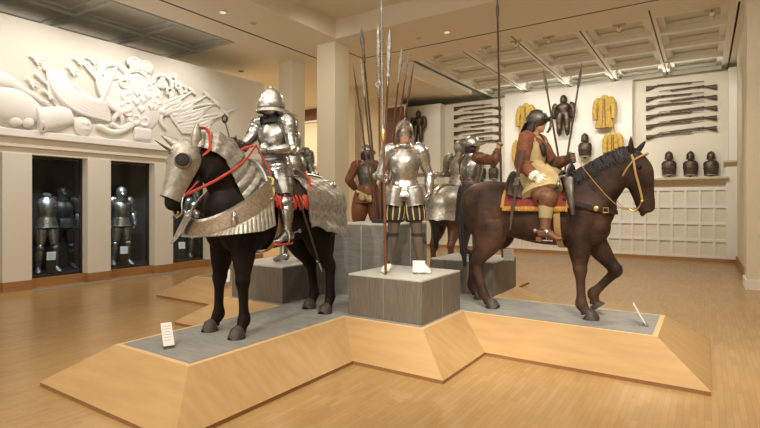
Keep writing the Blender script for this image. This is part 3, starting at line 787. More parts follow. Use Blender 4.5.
MB().grid(collar_fn(lambda c: hi(c)-.02, lambda c: hi(c)+.015, 0, o=.02), 2, 90, thick=.016).build('collar_rim', 'steel_bright', hL, smooth=True)
for sy in (-1, 1):
    q = MB(); q.ell((.80, sy*.30, 1.12), (.085, .03, .085), 18, 10, rot=Matrix.Rotation(sy*.9, 3, 'Z')); q.ell((.825, sy*.335, 1.12), (.035, .03, .035), 12, 8)
    q.build('boss', 'steel_bright', hL, smooth=True)
q = MB()   # shaped hook plate hanging at the front of the chest
q.tube([(.98, -.12, 1.14), (1.03, -.14, 1.04), (1.07, -.17, .95), (1.10, -.20, .89)], [(.10, .012), (.085, .012), (.05, .012), (.012, .006)], 12, n=4, lat=(.3, 1, 0))
q.build('front_plate', 'steel_dull', hL, smooth=True)
# neck plates over the crest
nkL = poseL['neck']
def crin(t_, th): return 1+.10*abs(math.sin(t_*PI*11))+.03*math.sin(th*26+t_*60)
MB().tube([V(p[0])+V((-.01, 0, .015)) for p in nkL], [(p[1][0]+.035, p[1][1]+.03) for p in nkL], 40, n=9, arc=lambda k: (-32+50*k, 212-50*k), thick=.012, mod=crin).build('neck_plate', 'steel_dull', hL, smooth=25)
# head plate
I = infL; P0, P1, ax_, la_, fr_ = I['P0'], I['P1'], I['ax'], I['lat'], I['fr']
def hq(f, l, a): return P0+fr_*f+la_*l+ax_*a
MB().tube([hq(.0, 0, -.035), hq(.015, 0, .0), hq(.02, 0, .06), hq(.015, 0, .16), hq(.015, 0, .28), hq(.02, 0, .40), hq(.03, 0, .50)],
          [(.075, .08), (.112, .135), (.142, .165), (.140, .168), (.115, .145), (.092, .125), (.085, .115)], 36, lat=tuple(la_), n=6,
          arc=lambda k: (-34+14*k, 214-14*k), thick=.010, mod=lambda a, b_: 1+.05*math.exp(-((b_-PI/2)**2)/.004)).build('head_plate', 'steel_dull', hL, smooth=30)
for sy in (-1, 1):
    c = hq(.095, sy*.118, .145); nrm = (la_*sy*.9+fr_*.45).normalized()
    q = MB(); u_ = nrm.orthogonal().normalized(); w_ = nrm.cross(u_)
    ring = [(.056, -.01), (.078, -.01), (.074, .016), (.062, .030), (.056, .012)]
    pts = []; vs = []; n_ = 28
    for k in range(n_):
        a_ = 2*PI*k/n_
        for rr_, hh in ring: vs.append(c+(u_*math.cos(a_)+w_*math.sin(a_))*rr_+nrm*hh)
    m5 = len(ring)
    q.add(vs, [(k*m5+j, k*m5+(j+1) % m5, ((k+1) % n_)*m5+(j+1) % m5, ((k+1) % n_)*m5+j) for k in range(n_) for j in range(m5)])
    q.build('eye_guard', 'steel_dull', hL, smooth=True)
    MB().ell(c+nrm*.012, (.062, .062, .022), 20, 8, rot=Matrix((u_, w_, nrm)).transposed()).build('eye_opening', 'black_cloth', hL, smooth=True)
    # ear with a steel sheath
    e0 = hq(.06 if sy < 0 else .0, sy*.085, -.005); up = V((.50, -.78, .55)).normalized() if sy < 0 else V((.05, .12, 1)).normalized()
    q = MB(); q.tube([e0-up*.03, e0+up*.07, e0+up*.15, e0+up*.24], [(.045, .04), (.056, .045), (.045, .034), (.010, .008)], 16, lat=tuple(fr_), n=4, arc=(-150, 150), thick=.008)
    q.build('ear_sheath', 'steel_dull', hL, smooth=True)
    MB().tube([e0, e0+up*.10, e0+up*.17, e0+up*.235], [(.036, .028), (.044, .030), (.034, .022), .004], 12, lat=tuple(fr_), n=3).build('ear', 'hide_bay', hL, smooth=True)
q = MB(); q.tube([hq(.17, 0, .085), hq(.19, 0, .08)], [.045, .03], 14); q.tube([hq(.18, 0, .08), hq(.26, -.01, .06), hq(.34, -.02, .035)], [.014, .010, .002], 10, n=2)
q.build('brow_spike', 'steel_dark', hL, smooth=True)
MB().tube([e0+V((.0, .0, .20)), e0+V((-.05, .07, .19)), e0+V((-.06, .115, .11)), e0+V((-.05, .12, .0)), hq(-.06, .125, .03)], [(.024, .010)]*5, 10, lat=tuple(la_), n=5).build('poll_ribbon', 'red', hL, smooth=True)
# bit, chains and red reins
ml = hq(-.03, .065, .43); mr = hq(-.03, -.065, .43)
for sgn, mm in ((1, ml), (-1, mr)):
    q = MB(); q.tube([mm, mm+ax_*.08+la_*sgn*.02, mm+ax_*.16-fr_*.03+la_*sgn*.02, mm+ax_*.22+fr_*.0], [.010, .009, .008, .004], 8, n=3); q.ell(mm, .022, 12, 8)
    q.build('bit', 'steel_bright', hL, smooth=True)
MB().tube([hq(-.10, .10, .27), hq(-.07, .10, .34), ml+la_*.02], [(.011, .005)]*3, 8, n=3).build('cheek_strap', 'red', hL, smooth=True)
MB().tube([ml+ax_*.16, (ml+mr)/2+ax_*.20-fr_*.02, mr+ax_*.16], [.008]*3, 8, n=4).build('bit_chain', 'brass', hL, smooth=True)
rein_end = V((.33, .08, 1.85))
rn = thing('rein', 'long red leather rein running from the left horse bit up to the rider hand', 'rein', hL.location+V((0, 0, 0)), -PI/2)
a_ = ml+V((0, .015, 0))
def onneck(a, b, lift): return [a, lerp(a, b, .3)+V((0, .13, lift)), lerp(a, b, .65)+V((0, .15, lift)), b]
MB().tube(onneck(a_, rein_end, -.01), [(.013, .005)]*4, 8, lat=(0, 0, 1), n=6).build('near_rein', 'red', rn, smooth=True)
MB().tube([mr, lerp(mr, rein_end, .4)+V((0, -.14, .03)), lerp(mr, rein_end, .75)+V((0, -.05, .05)), rein_end+V((0, -.04, 0))], [(.013, .005)]*4, 8, lat=(0, 0, 1), n=6).build('far_rein', 'red', rn, smooth=True)
MB().tube([rein_end, rein_end+V((-.04, .03, -.10)), rein_end+V((-.08, .10, -.25)), rein_end+V((-.06, .17, -.40))], [(.012, .005)]*4, 8, n=5).build('rein_end', 'red', rn, smooth=True)

def drape(x0, x1, c=(1.13,), ry=.325, rz=.355, a0=-98, a1=98, seam=0, flare=.0, zig=0):
    def fn(u, v):
        th = math.radians(a0+(a1-a0)*v); x = x0+(x1-x0)*u
        k = 1+flare*(abs(th)/1.7)**3
        return V((x, ry*k*math.sin(th), 1.13+rz*math.cos(th) - (zig*abs(math.sin(u*PI*zig_n)) if 0 else 0)))
    return fn
def saddle(label, loc, rz, cloth, fringe, x0, x1, a, seat='dark_leather', plate=None, girth_x=.22, ry=.325):
    s_ = thing('saddle', label, 'saddle', loc, rz)
    MB().grid(drape(x0, x1, a0=-a, a1=a, flare=.10, ry=ry), 10, 40, thick=-.012).build('saddle_cloth', cloth, s_, smooth=True)
    if fringe:
        for sy in (-1, 1):
            q = MB()
            fn = drape(x0, x1, a0=-a, a1=a, flare=.10, ry=ry)
            n_ = 44
            for k in range(n_):
                p = fn((k+.5)/n_, 1.0 if sy > 0 else 0.0); q.tube([p+V((0, sy*.012, .022)), p+V((0, sy*.016, 0)), p+V((rnd.uniform(-.004, .004), sy*.014, -.030))], [.0085, .010, .006], 6)
            for k in range(26):
                v_ = .5+sy*(.16+.34*k/26)
                for xe, u_ in ((x0, 0.), (x1, 1.)):
                    p = fn(u_, v_); o_ = V((0, p.y, p.z-1.13)).normalized()*.014
                    q.tube([p+o_+V((.018 if u_ == 0 else -.018, 0, 0)), p+o_, p+o_+V((-.02 if u_ == 0 else .02, 0, 0))], [.0085, .010, .006], 6)
            q.build('fringe', fringe, s_, smooth=True)
    q = MB()
    def seatfn(u, v):
        x = -.25+.57*u; th = math.radians(-62+124*v); e = abs(2*u-1)
        r = .375+.10*e**3
        return V((x, r*.86*math.sin(th), 1.12+(r+.03)*math.cos(th)))
    q.grid(seatfn, 18, 24, thick=-.03)
    q.build('seat', seat, s_, smooth=True)
    for x_, h_, nm in ((.33, .20, 'front_bow'), (-.25, .13, 'rear_bow')):
        q = MB()
        def bow(u, v):
            th = math.radians(-50+100*v); r0 = .40; r1 = .40+h_*math.cos(th*1.15)
            r = r0+(r1-r0)*u
            return V((x_+(.05 if x_ > 0 else -.05)*u, r*.80*math.sin(th), 1.12+r*math.cos(th)))
        q.grid(bow, 8, 24, thick=.02)
        q.build(nm, plate if (plate and x_ > 0) else (plate or seat), s_, smooth=True)
    def gfn(u, v):
        th = 2*PI*v; return V((girth_x+.07*(u-.5), (.318)*math.sin(th), 1.125+.37*math.cos(th)))
    MB().grid(gfn, 2, 48, thick=-.006).build('girth', 'tan_strap', s_, smooth=True)
    return s_
sL = saddle('steel-bowed saddle over red cloth on the left horse, under the armoured rider', hL.location, -PI/2, 'red', None, -.18, .44, 74, plate='steel_bright')
q = MB()   # red fringed straps below the saddle
for k in range(34):
    x = .34-.52*k/34; p = V((x, .365+.012*math.sin(k), 1.28+.02*math.sin(k*1.7)))
    q.tube([p+V((0, -.02, .05)), p+V((0, .015, 0)), p+V((rnd.uniform(-.012, .012), .022, -.055-rnd.uniform(0, .03)))], [.013, .016, .005], 6, n=2)
q.build('red_tassels', 'red', sL, smooth=True)
MB().tube([(.30, .20, 1.50), (.31, .30, 1.40), (.42, .40, 1.33), (.47, .42, 1.30)], [(.018, .006)]*4, 8, n=4).tube([(.32, .22, 1.53), (.38, .36, 1.50), (.44, .42, 1.44)], [(.015, .006)]*3, 8, n=4).build('cream_strap', 'buff', sL, smooth=True)
MB().tube([(-.28, .18, 1.60), (-.20, .33, 1.50), (-.12, .37, 1.35), (-.10, .38, 1.2)], [(.014, .006)]*4, 8, n=4).build('red_strap', 'red', sL, smooth=True)
for sy in (-1, 1):
    MB().tube([(.14, sy*.345, 1.42), (.20, sy*.395, 1.15), (.245, sy*.405, .96)], [(.013, .005)]*3, 8, n=3, lat=(1, 0, 0)).build('stirrup_leather', 'tan_strap', sL, smooth=True)
    q = MB()
    n_ = 20; pts = [V((.27+.0*math.cos(a), sy*.41+.075*math.sin(a)*1.0, .93+.075*math.cos(a))) for a in [2*PI*i/n_ for i in range(n_+1)]]
    q.tube(pts, [.008]*len(pts), 8, lat=(1, 0, 0)); q.box(.22, .34, sy*.41-.06, sy*.41+.06, .855, .868)
    q.build('stirrup', 'steel_bright', sL, smooth=30)

# tack, right horse
sR = saddle('black-bowed saddle on a red gold-fringed cloth, on the brown horse', hR.location, 0, 'red_rug', 'fringe', -.31, .42, 78, girth_x=.30)
for sy in (-1, 1):
    q = MB()
    q.tube([(.42, sy*.30, 1.54), (.44, sy*.345, 1.42), (.465, sy*.36, 1.25), (.48, sy*.36, 1.14)], [(.055, .03), (.05, .03), (.036, .026), (.022, .018)], 12, lat=(1, 0, 0), n=4)
    q.build('pistol_holster', 'steel_dark', sR, smooth=True)
    q = MB(); q.tube([(.41, sy*.31, 1.50), (.385, sy*.34, 1.56), (.34, sy*.37, 1.54), (.33, sy*.37, 1.48)], [.014, .016, .016, .012], 8, n=3); q.ell((.33, sy*.37, 1.47), .022, 10, 8)
    q.build('pistol_butt', 'steel', sR, smooth=True)
    MB().tube([(.16, sy*.35, 1.35), (.20, sy*.40, 1.15), (.20, sy*.42, .98)], [(.013, .005)]*3, 8, n=3, lat=(1, 0, 0)).build('stirrup_leather', 'leather', sR, smooth=True)
    q = MB(); n_ = 20; pts = [V((.235, sy*.425+.07*math.sin(a), .93+.075*math.cos(a))) for a in [2*PI*i/n_ for i in range(n_+1)]]
    q.tube(pts, [.008]*len(pts), 8, lat=(1, 0, 0)); q.box(.19, .30, sy*.425-.055, sy*.425+.055, .853, .865); q.build('stirrup', 'steel', sR, smooth=30)
# breast strap with buckle
def bs(u, v):
    px, py, q_ = stadium(.44, .42, .305, .36, 1, v); z = 1.30-.14*max(0, (px-.36)/.5)
    return V((px, py, z+.045*(u-.5)))
MB().grid(bs, 2, 60, thick=.008).build('breast_strap', 'black_cloth', sR, smooth=True)
q = MB(); p = V(bs(.5, .30)); q.tube([p+V((.0, -.02, -.025)), p+V((.05, -.02, -.025)), p+V((.05, -.02, .025)), p+V((0, -.02, .025)), p+V((0, -.02, -.025))], [.006]*5, 6); q.ell(bs(.5, .24)+V((0, -.012, 0)), (.03, .012, .03), 12, 8)
q.build('buckle', 'brass', sR, smooth=True)
# bridle of the right horse
br = thing('bridle', 'tan leather bridle with brass bit and reins on the brown horse head', 'bridle', hR.location, 0)
P0, P1, ax_, la_, fr_ = infR['P0'], infR['P1'], infR['ax'], infR['lat'], infR['fr']
def hr(f, l, a): return P0+fr_*f+la_*l+ax_*a
hdp, hdr = smooth_path([p[0] for p in poseR['head']], [p[1] for p in poseR['head']], 4)
def loop(a, w=.013, k=1.08, tilt=0.):
    # ring of strap round the head at axial distance a
    best = min(range(len(hdp)), key=lambda i: abs((hdp[i]-P0).dot(ax_)-a)); c = hdp[best]; r = hdr[best]
    pts = []
    for i in range(33):
        th = 2*PI*i/32; pts.append(c+la_*(r[0]*k*math.cos(th))+fr_*(r[1]*(k-.02)*math.sin(th))-ax_*tilt*math.sin(th))
    return MB().tube(pts, [(.005, w)]*33, 8, lat=tuple(la_), cap=False)
for sy in (-1, 1):
    MB().tube([hr(.01, sy*.098, .05), hr(.09, sy*.082, .025), hr(.145, sy*.03, .01), hr(.15, 0, .008)], [(.005, .010)]*4, 8, lat=tuple(la_), n=4).build('browband', 'tan_strap', br, smooth=True)
    MB().tube([hr(.01, sy*.100, .05), hr(-.07, sy*.098, .12), hr(-.135, sy*.075, .19), hr(-.175, sy*.03, .225), hr(-.18, 0, .23)], [(.005, .009)]*5, 8, lat=tuple(la_), n=4).build('throat_strap', 'tan_strap', br, smooth=True)
for sy in (-1, 1):
    q = MB(); q.tube([hr(.0, sy*.055, -.06), hr(.01, sy*.100, .06), hr(.0, sy*.108, .2), hr(.0, sy*.088, .34), hr(-.005, sy*.072, .46), hr(-.01, sy*.066, .50)], [(.005, .011)]*6, 8, lat=tuple(la_), n=4); q.build('cheek_strap', 'tan_strap', br, smooth=True)
    q = MB(); m0 = hr(-.01, sy*.072, .49); q.ell(m0, .018, 10, 8); q.tube([m0, m0+ax_*.06-fr_*.05, m0+ax_*.09-fr_*.10, m0+ax_*.05-fr_*.14], [.007]*4, 8, n=3); q.build('bit', 'brass', br, smooth=True)
    s0 = m0+ax_*.05-fr_*.14
    q = MB(); q.tube([s0, V((.93, sy*.10, 1.20)), V((.80, sy*.20, 1.33)), V((.62, sy*.22, 1.56)), V((.50, sy*.12, 1.72)), V((.455, .10, 1.80))], [(.009, .004)]*6, 8, n=5, lat=(0, 1, 0)); q.build('rein', 'tan_strap', br, smooth=True)

# rump plate and rider seat of the horse at the back
barding(hB, 'steel_dull', 1.57, .36, .25, 1.13)
MB().grid(drape(-.30, .34, a0=-75, a1=75, flare=.1), 8, 24, thick=-.015).build('saddle_cloth', 'dark_leather', hB, smooth=True)

# ---------------------------------------------------------------- figures
def ribbon_belt(t, J, m, r=(.165, .14), w=.022, z=0., name='belt'):
    c = J['waist']+V((0, 0, z)); MB().tube([c-V((0, 0, w)), c+V((0, 0, w))], [r, r], 28).build(name, m, t, smooth=30)
def sleeve(t, J, i, m, k=1.25, name='sleeve', end=.92):
    sh, el, wr = J['sh'][i], J['el'][i], J['wr'][i]; shm = (J['sh'][0]+J['sh'][1])/2
    MB().tube([lerp(shm, sh, .6)+V((0, 0, .01)), sh+V((0, 0, .01)), lerp(sh, el, .3), lerp(sh, el, .8), el, lerp(el, wr, .3), lerp(el, wr, .7), lerp(el, wr, end)],
              [.062*k, .066*k, .066*k, .058*k, .056*k, .056*k, .048*k, .040*k], 20, n=5, mod=lambda a, b: 1+.035*math.sin(a*46+2*math.sin(b*2))).build(name, m, t, smooth=True)
# A: pole-holding half armour on the front block, facing the viewer
JA = dict(pel=(0, 0, .95), waist=(0, 0, 1.11), chest=(.01, 0, 1.32), neck=(.0, 0, 1.53), head=(.02, 0, 1.645), hd=(1, .04, -.05),
          sh=[(0, -.195, 1.44), (0, .195, 1.44)], el=[(-.02, -.30, 1.19), (-.04, .30, 1.18)], wr=[(.15, -.255, 1.13), (.02, .30, .96)], hand=[(.22, -.24, 1.13), (.04, .285, .88)],
          hip=[(0, -.10, .90), (0, .10, .90)], kn=[(.03, -.135, .50), (.03, .15, .50)], an=[(-.02, -.19, .085), (.02, .20, .085)], toe=[(.14, -.24, .03), (.16, .28, .03)], grip=[(1, 0, 0), (.3, 0, 0)])
AX, AY, AZ = -2.91, 4.93, .80
rzA = math.radians(-60)
def lambda_q(q): return q
def hp2(hp): return lambda x, y, z: hp(x-.005, y, z+.03)
fA, J, hp, Rh = figure('armoured_figure', 'half-armoured figure with paned black breeches on the front block, holding a staff weapon', (AX, AY, AZ), rzA, JA, 'figure', skin='skin', hands=False)
fA.scale = (.955, .955, .955)
plate_armour(fA, J, 'steel_bright', legs=False, fauld=.04)
for i, sy in ((0, -1), (1, 1)):
    hip, kn, an, toe = J['hip'][i], J['kn'][i], J['an'][i], J['toe'][i]
    # laminated tassets over the thighs
    MB().tube([(.03, sy*.095, 1.03), (.04, sy*.115, .93), (.05, sy*.135, .80)], [(.125, .15), (.125, .15), (.115, .135)], 24, n=6, arc=(-45, 225), thick=.008, mod=bands(6, .06)).build('tasset', 'steel_bright', fA, smooth=30)
    st = lambda a, b: 1+.05*abs(math.sin(b*8))
    MB().tube([hip+V((0, 0, .08)), hip-V((0, 0, .02)), lerp(hip, kn, .45), lerp(hip, kn, .68), lerp(hip, kn, .72)], [(.10, .11), (.125, .13), (.13, .135), (.115, .12), (.08, .08)], 48, n=4, mod=st).build('breeches', 'black_cloth', fA, smooth=True)
    q = MB()
    for k in range(11):
        th = 2*PI*k/11; o = lambda r: V((math.sin(th)*r*1.04, math.cos(th)*r, 0))
        q.tube([hip+o(.128)-V((0, 0, .02)), lerp(hip, kn, .3)+o(.137), lerp(hip, kn, .5)+o(.137), lerp(hip, kn, .66)+o(.122)], [(.009, .004)]*4, 6, lat=(math.cos(th), -math.sin(th), 0), n=3)
    q.build('pane', 'buff', fA, smooth=True)
    MB().tube([lerp(hip, kn, .68), lerp(hip, kn, .9), kn, lerp(kn, an, .3), lerp(kn, an, .7), an], [.082, .070, .062, .068, .050, .046], 18, n=4).build('hose', 'hose', fA, smooth=True)
    q = MB(); c = lerp(kn, an, .10)
    q.tube([c+V((0, 0, .018)), c-V((0, 0, .018))], [.073, .073], 18); out = V((.02, sy*.075, 0))
    q.ell(c+out, (.03, .022, .03), 10, 8); q.tube([c+out, c+out+V((.02, sy*.01, -.05)), c+out+V((.01, sy*.025, -.11))], [(.02, .008), (.022, .008), (.016, .006)], 8, n=2)
    q.build('garter', 'black_cloth', fA, smooth=True)
    f = (toe-an); f.z = 0; f.normalize()
    q = MB(); q.tube([an-f*.055-V((0, 0, .02)), an+f*.01-V((0, 0, .015)), lerp(an, toe, .5), toe-f*.01, toe+f*.03], [(.035, .055), (.044, .055), (.050, .040), (.048, .028), (.02, .015)], 14, lat=(f.y, -f.x, 0), n=3)
    q.build('shoe', 'linen', fA, smooth=True)
    q = MB(); q.ell(an+f*.05+V((0, 0, .03)), (.035, .035, .018), 10, 8); q.build('shoe_ribbon', 'dark_leather', fA, smooth=True)
q = MB(); helmet_base(q, hp, Rh, (.125, .106, .125), (-.01, 0, .075)); comb(lambda_q(q), hp2(hp), .045, th=.012)
brim(q, hp, .118, .104, lambda ph: .015+.06*math.cos(ph)**2, lambda ph: .12-.25*abs(math.sin(ph))**1.1, z0=.075, th=.006, seg=60)
q.build('helmet', 'steel_bright', fA, smooth=40)
MB().grid(lambda u, v: hp(.085+.02*math.sin(PI*u)-.06*abs(2*v-1)**2, (v-.5)*.16, -.085-.055*u), 6, 14, thick=.006).build('chin_plate', 'steel_bright', fA, smooth=True)
q = MB()
q.tube([hp(-.02, 0, -.125), hp(-.02, 0, -.10)], [.105, .088], 60, mod=lambda a, b: 1+.09*math.sin(b*16)); q.build('ruff', 'linen', fA, smooth=True)
# B: figure on the right block seen from behind, arm raised to a long pike
JB = dict(pel=(0, 0, .95), waist=(0, 0, 1.11), chest=(.01, 0, 1.32), neck=(.01, 0, 1.52), head=(.03, 0, 1.635), hd=(1, -.1, 0),
          sh=[(.03, -.19, 1.45), (-.02, .19, 1.44)], el=[(.27, -.21, 1.42), (.03, .27, 1.18)], wr=[(.35, -.20, 1.60), (.20, .22, 1.05)], hand=[(.355, -.20, 1.70), (.28, .2, 1.05)],
          hip=[(0, -.10, .90), (0, .10, .90)], kn=[(.04, -.13, .50), (.02, .13, .50)], an=[(-.01, -.16, .085), (-.03, .17, .085)], toe=[(.15, -.19, .03), (.13, .22, .03)], grip=[(1, 0, 0), (.5, 0, 0)])
def soldier(name, label, loc, rz, Jd, sl_m, br_m, cu_m, hm_m, baggy=False, coat=None):
    t, J, hp, Rh = figure(name, label, loc, rz, Jd, 'figure', skin='skin')
    for i in (0, 1): sleeve(t, J, i, sl_m)
    plate_armour(t, J, cu_m, legs=False, arms=False, fauld=.02, collar=True)
    for i, sy in ((0, -1), (1, 1)):
        hip, kn, an, toe = J['hip'][i], J['kn'][i], J['an'][i], J['toe'][i]
        kb = 1.0 if baggy else .9
        MB().tube([hip+V((0, 0, .10)), hip, lerp(hip, kn, .5), lerp(hip, kn, .95), kn-V((0, 0, .05))], [.11*kb, .135*kb, .145*kb, .115*kb, .08*kb], 24, n=5, mod=lambda a, b: 1+.04*math.sin(b*7+a*3)).build('breeches', br_m, t, smooth=True)
        MB().tube([kn-V((0, 0, .03)), lerp(kn, an, .35), lerp(kn, an, .75), an], [.066, .068, .05, .046], 16, n=3).build('hose', 'hose', t, smooth=True)
        f = (toe-an); f.z = 0; f.normalize()
        MB().tube([an-f*.055-V((0, 0, .02)), an+f*.01-V((0, 0, .015)), lerp(an, toe, .5), toe-f*.01, toe+f*.03], [(.035, .055), (.044, .055), (.050, .040), (.048, .028), (.02, .015)], 14, lat=(f.y, -f.x, 0), n=3).build('shoe', 'dark_leather', t, smooth=True)
    q = MB(); helmet_base(q, hp, Rh, (.122, .106, .125)); comb(q, hp, .02, th=.01)
    brim(q, hp, .116, .103, lambda ph: .04+.045*math.cos(ph)**2, lambda ph: .02*math.cos(ph)**4-.045*math.sin(ph)**2, z0=.045, th=.006)
    q.build('helmet', hm_m, t, smooth=40)
    q = MB()
    for k in range(14):
        th = PI*.5+PI*k/13; q.tube([hp(.085*math.cos(th), .075*math.sin(th), .04), hp(.10*math.cos(th), .09*math.sin(th), -.03), hp(.09*math.cos(th), .085*math.sin(th), -.10)], [.02, .024, .012], 8, n=2)
    q.build('hair', 'hair', t, smooth=True)
    ribbon_belt(t, J, 'leather', r=(.168, .142), z=-.02)
    return t, J, hp, Rh
fB, JBv, _, _ = soldier('armoured_figure', 'figure with raised arm gripping a very tall pike on the block behind the brown horse', (-2.90, 6.85, .80), math.radians(50), JB, 'leather', 'black_cloth', 'steel', 'steel_bright', True)
# black skirted coat tail
MB().tube([(0, 0, 1.08), (0, 0, .95), (0, 0, .72), (0, 0, .55)], [(.17, .15), (.21, .19), (.24, .21), (.25, .22)], 32, n=4, mod=lambda a, b: 1+.04*math.sin(b*9)).build('coat_skirt', 'black_cloth', fB, smooth=True)
# C: brown-coated figure, back turned
JC = dict(pel=(0, 0, .95), waist=(0, 0, 1.11), chest=(.01, 0, 1.32), neck=(.01, 0, 1.52), head=(.03, .02, 1.635), hd=(1, .5, 0),
          sh=[(0, -.20, 1.44), (0, .20, 1.44)], el=[(.02, -.31, 1.18), (.02, .33, 1.20)], wr=[(.20, -.22, 1.06), (.20, .24, 1.04)], hand=[(.28, -.18, 1.06), (.28, .2, 1.04)],
          hip=[(0, -.11, .90), (0, .11, .90)], kn=[(.02, -.16, .50), (.02, .16, .50)], an=[(0, -.18, .085), (0, .18, .085)], toe=[(.15, -.22, .03), (.15, .22, .03)], grip=[(.6, 0, 0), (.6, 0, 0)])
fC, JCv, _, _ = soldier('armoured_figure', 'rust-brown coated figure with steel back plate, back turned, behind the tall central block', (-4.80, 6.90, .80), math.radians(118), JC, 'brown_wool', 'brown_wool', 'steel_dark', 'steel', True)
MB().tube([(0, 0, 1.08), (0, 0, .96), (0, 0, .80)], [(.17, .15), (.21, .19), (.24, .22)], 32, n=4, mod=lambda a, b: 1+.04*math.sin(b*9)).build('coat_skirt', 'brown_wool', fC, smooth=True)
q = MB(); q.ell((-.23, .06, .90), (.05, .07, .07), 12, 8); q.ell((-.24, -.06, .87), (.045, .06, .06), 12, 8); q.tube([(-.16, .18, 1.0), (-.23, .03, .93), (-.25, -.14, .83)], [.02, .028, .012], 10, n=3)
q.build('pouch', 'buff', fC, smooth=True)
# D: full armour on the left block behind the rider
JD = dict(pel=(0, 0, .95), waist=(0, 0, 1.11), chest=(.01, 0, 1.32), neck=(.01, 0, 1.52), head=(.03, 0, 1.64), hd=(1, 0, 0),
          sh=[(0, -.20, 1.45), (0, .20, 1.45)], el=[(-.04, -.27, 1.20), (-.04, .27, 1.20)], wr=[(.06, -.28, .97), (.06, .28, .97)], hand=[(.10, -.28, .88), (.10, .28, .88)],
          hip=[(0, -.10, .90), (0, .10, .90)], kn=[(.03, -.13, .50), (.03, .13, .50)], an=[(0, -.16, .085), (0, .16, .085)], toe=[(.15, -.20, .03), (.15, .20, .03)], grip=[(.3, 0, 0), (.3, 0, 0)])
def close_helmet(t, hp, Rh, m, crest=.03):
    q = MB(); helmet_base(q, hp, Rh, (.13, .112, .135), (0, 0, .03)); comb(q, hp, crest, th=.012)
    q.tube([hp(0, 0, .0), hp(.01, 0, -.07), hp(.0, 0, -.13), hp(0, 0, -.16)], [(.104, .120), (.09, .105), (.088, .095), (.115, .12)], 24, lat=tuple(Rlat(hp)), n=3)
    q.tube([hp(.06, 0, .01), hp(.12, 0, -.03), hp(.135, 0, -.05)], [(.085, .06), (.05, .04), (.015, .015)], 16, lat=tuple(Rlat(hp)), n=3)
    q.build('helmet', m, t, smooth=True)
    s_ = MB()
    for sy in (-1, 1): s_.ell(hp(.108, sy*.045, .025), (.012, .03, .006), 10, 6, rot=Rh)
    s_.build('eye_slit', 'black_cloth', t, smooth=True)
fD, J, hp, Rh = figure('armoured_figure', 'full plate armour figure standing on the left block behind the mounted knight', (-4.69, 4.98, .80), math.radians(165), JD, 'figure', skin='black_cloth', hands=False)
plate_armour(fD, J, 'steel'); close_helmet(fD, hp, Rh, 'steel_bright')

# rider on the left horse
JL = dict(pel=(-.02, 0, 1.62), waist=(-.01, 0, 1.77), chest=(0, 0, 1.96), neck=(.02, 0, 2.15), head=(.05, 0, 2.285), hd=(1, -.55, -.03),
          sh=[(.02, -.20, 2.09), (-.01, .20, 2.09)], el=[(.20, -.26, 1.88), (.02, .28, 1.83)], wr=[(.42, -.13, 1.86), (.24, .16, 1.80)], hand=[(.51, -.10, 1.88), (.32, .09, 1.83)],
          hip=[(.03, -.12, 1.58), (.03, .12, 1.58)], kn=[(.20, -.37, 1.27), (.20, .37, 1.27)], an=[(.22, -.405, .95), (.22, .405, .95)], toe=[(.37, -.42, .90), (.37, .42, .90)], grip=[(1, 0, 0), (1, 0, 0)])
rL, J, hp, Rh = figure('armoured_rider', 'mounted knight in full plate and flared helmet on the black horse, holding mace and reins', hL.location, -PI/2, JL, 'rider', skin='black_cloth', hands=False)
plate_armour(rL, J, 'steel', gaunt=('steel_dark', True), fauld=.05)
q = MB(); helmet_base(q, hp, Rh, (.138, .114, .155), (-.005, 0, .05)); comb(q, hp, .012, th=.03)
q.ell(hp(-.01, 0, .21), (.03, .025, .02), 10, 8)
brim(q, hp, .132, .112, lambda ph: .035+.11*max(0, -math.cos(ph))**2, lambda ph: -.05-.03*max(0, -math.cos(ph)), z0=.0, th=.006)
q.tube([hp(.0, 0, -.0), hp(0, 0, .035), hp(0, 0, .075)], [(.124, .148), (.128, .152), (.118, .142)], 28, lat=tuple(Rlat(hp)), n=2)
q.build('helmet', 'steel_bright', rL, smooth=40)
q = MB(); q.tube([hp(.06, -.06, -.052), hp(.115, 0, -.052), hp(.06, .06, -.052)], [.012]*3, 8, n=3); q.build('visor_edge', 'steel_dark', rL, smooth=True)
MB().tube([J['neck']+V((.0, 0, -.02)), J['neck']+V((.01, 0, .04)), hp(.01, 0, -.07)], [(.115, .11), (.085, .09), (.09, .10)], 20, n=3).build('mail_collar', 'black_cloth', rL, smooth=True)
q = MB()
for i, sy in ((0, -1), (1, 1)): q.tube([J['el'][i]+V((0, sy*.02, .05)), J['el'][i]+V((-.05, sy*.04, .0)), J['el'][i]+V((-.04, sy*.05, -.06))], [(.012, .006)]*3, 8, n=3)
q.build('red_lace', 'red', rL, smooth=True)
for i, sy in ((0, -1), (1, 1)):
    an, toe = J['an'][i], J['toe'][i]
    q = MB(); q.tube([an-V((.05, 0, .0)), an-V((.12, 0, -.02)), an-V((.17, 0, -.03))], [.008, .007, .004], 8, n=2); q.ell(an-V((.18, 0, -.03)), (.022, .006, .022), 10, 8); q.build('spur', 'steel_bright', rL, smooth=True)
    q = MB(); q.tube([toe+V((-.16, sy*.045, -.03)), toe+V((0, sy*.05, -.035)), toe+V((.05, 0, -.03))], [.009]*3, 8, n=3); q.build('red_piping', 'red', rL, smooth=True)
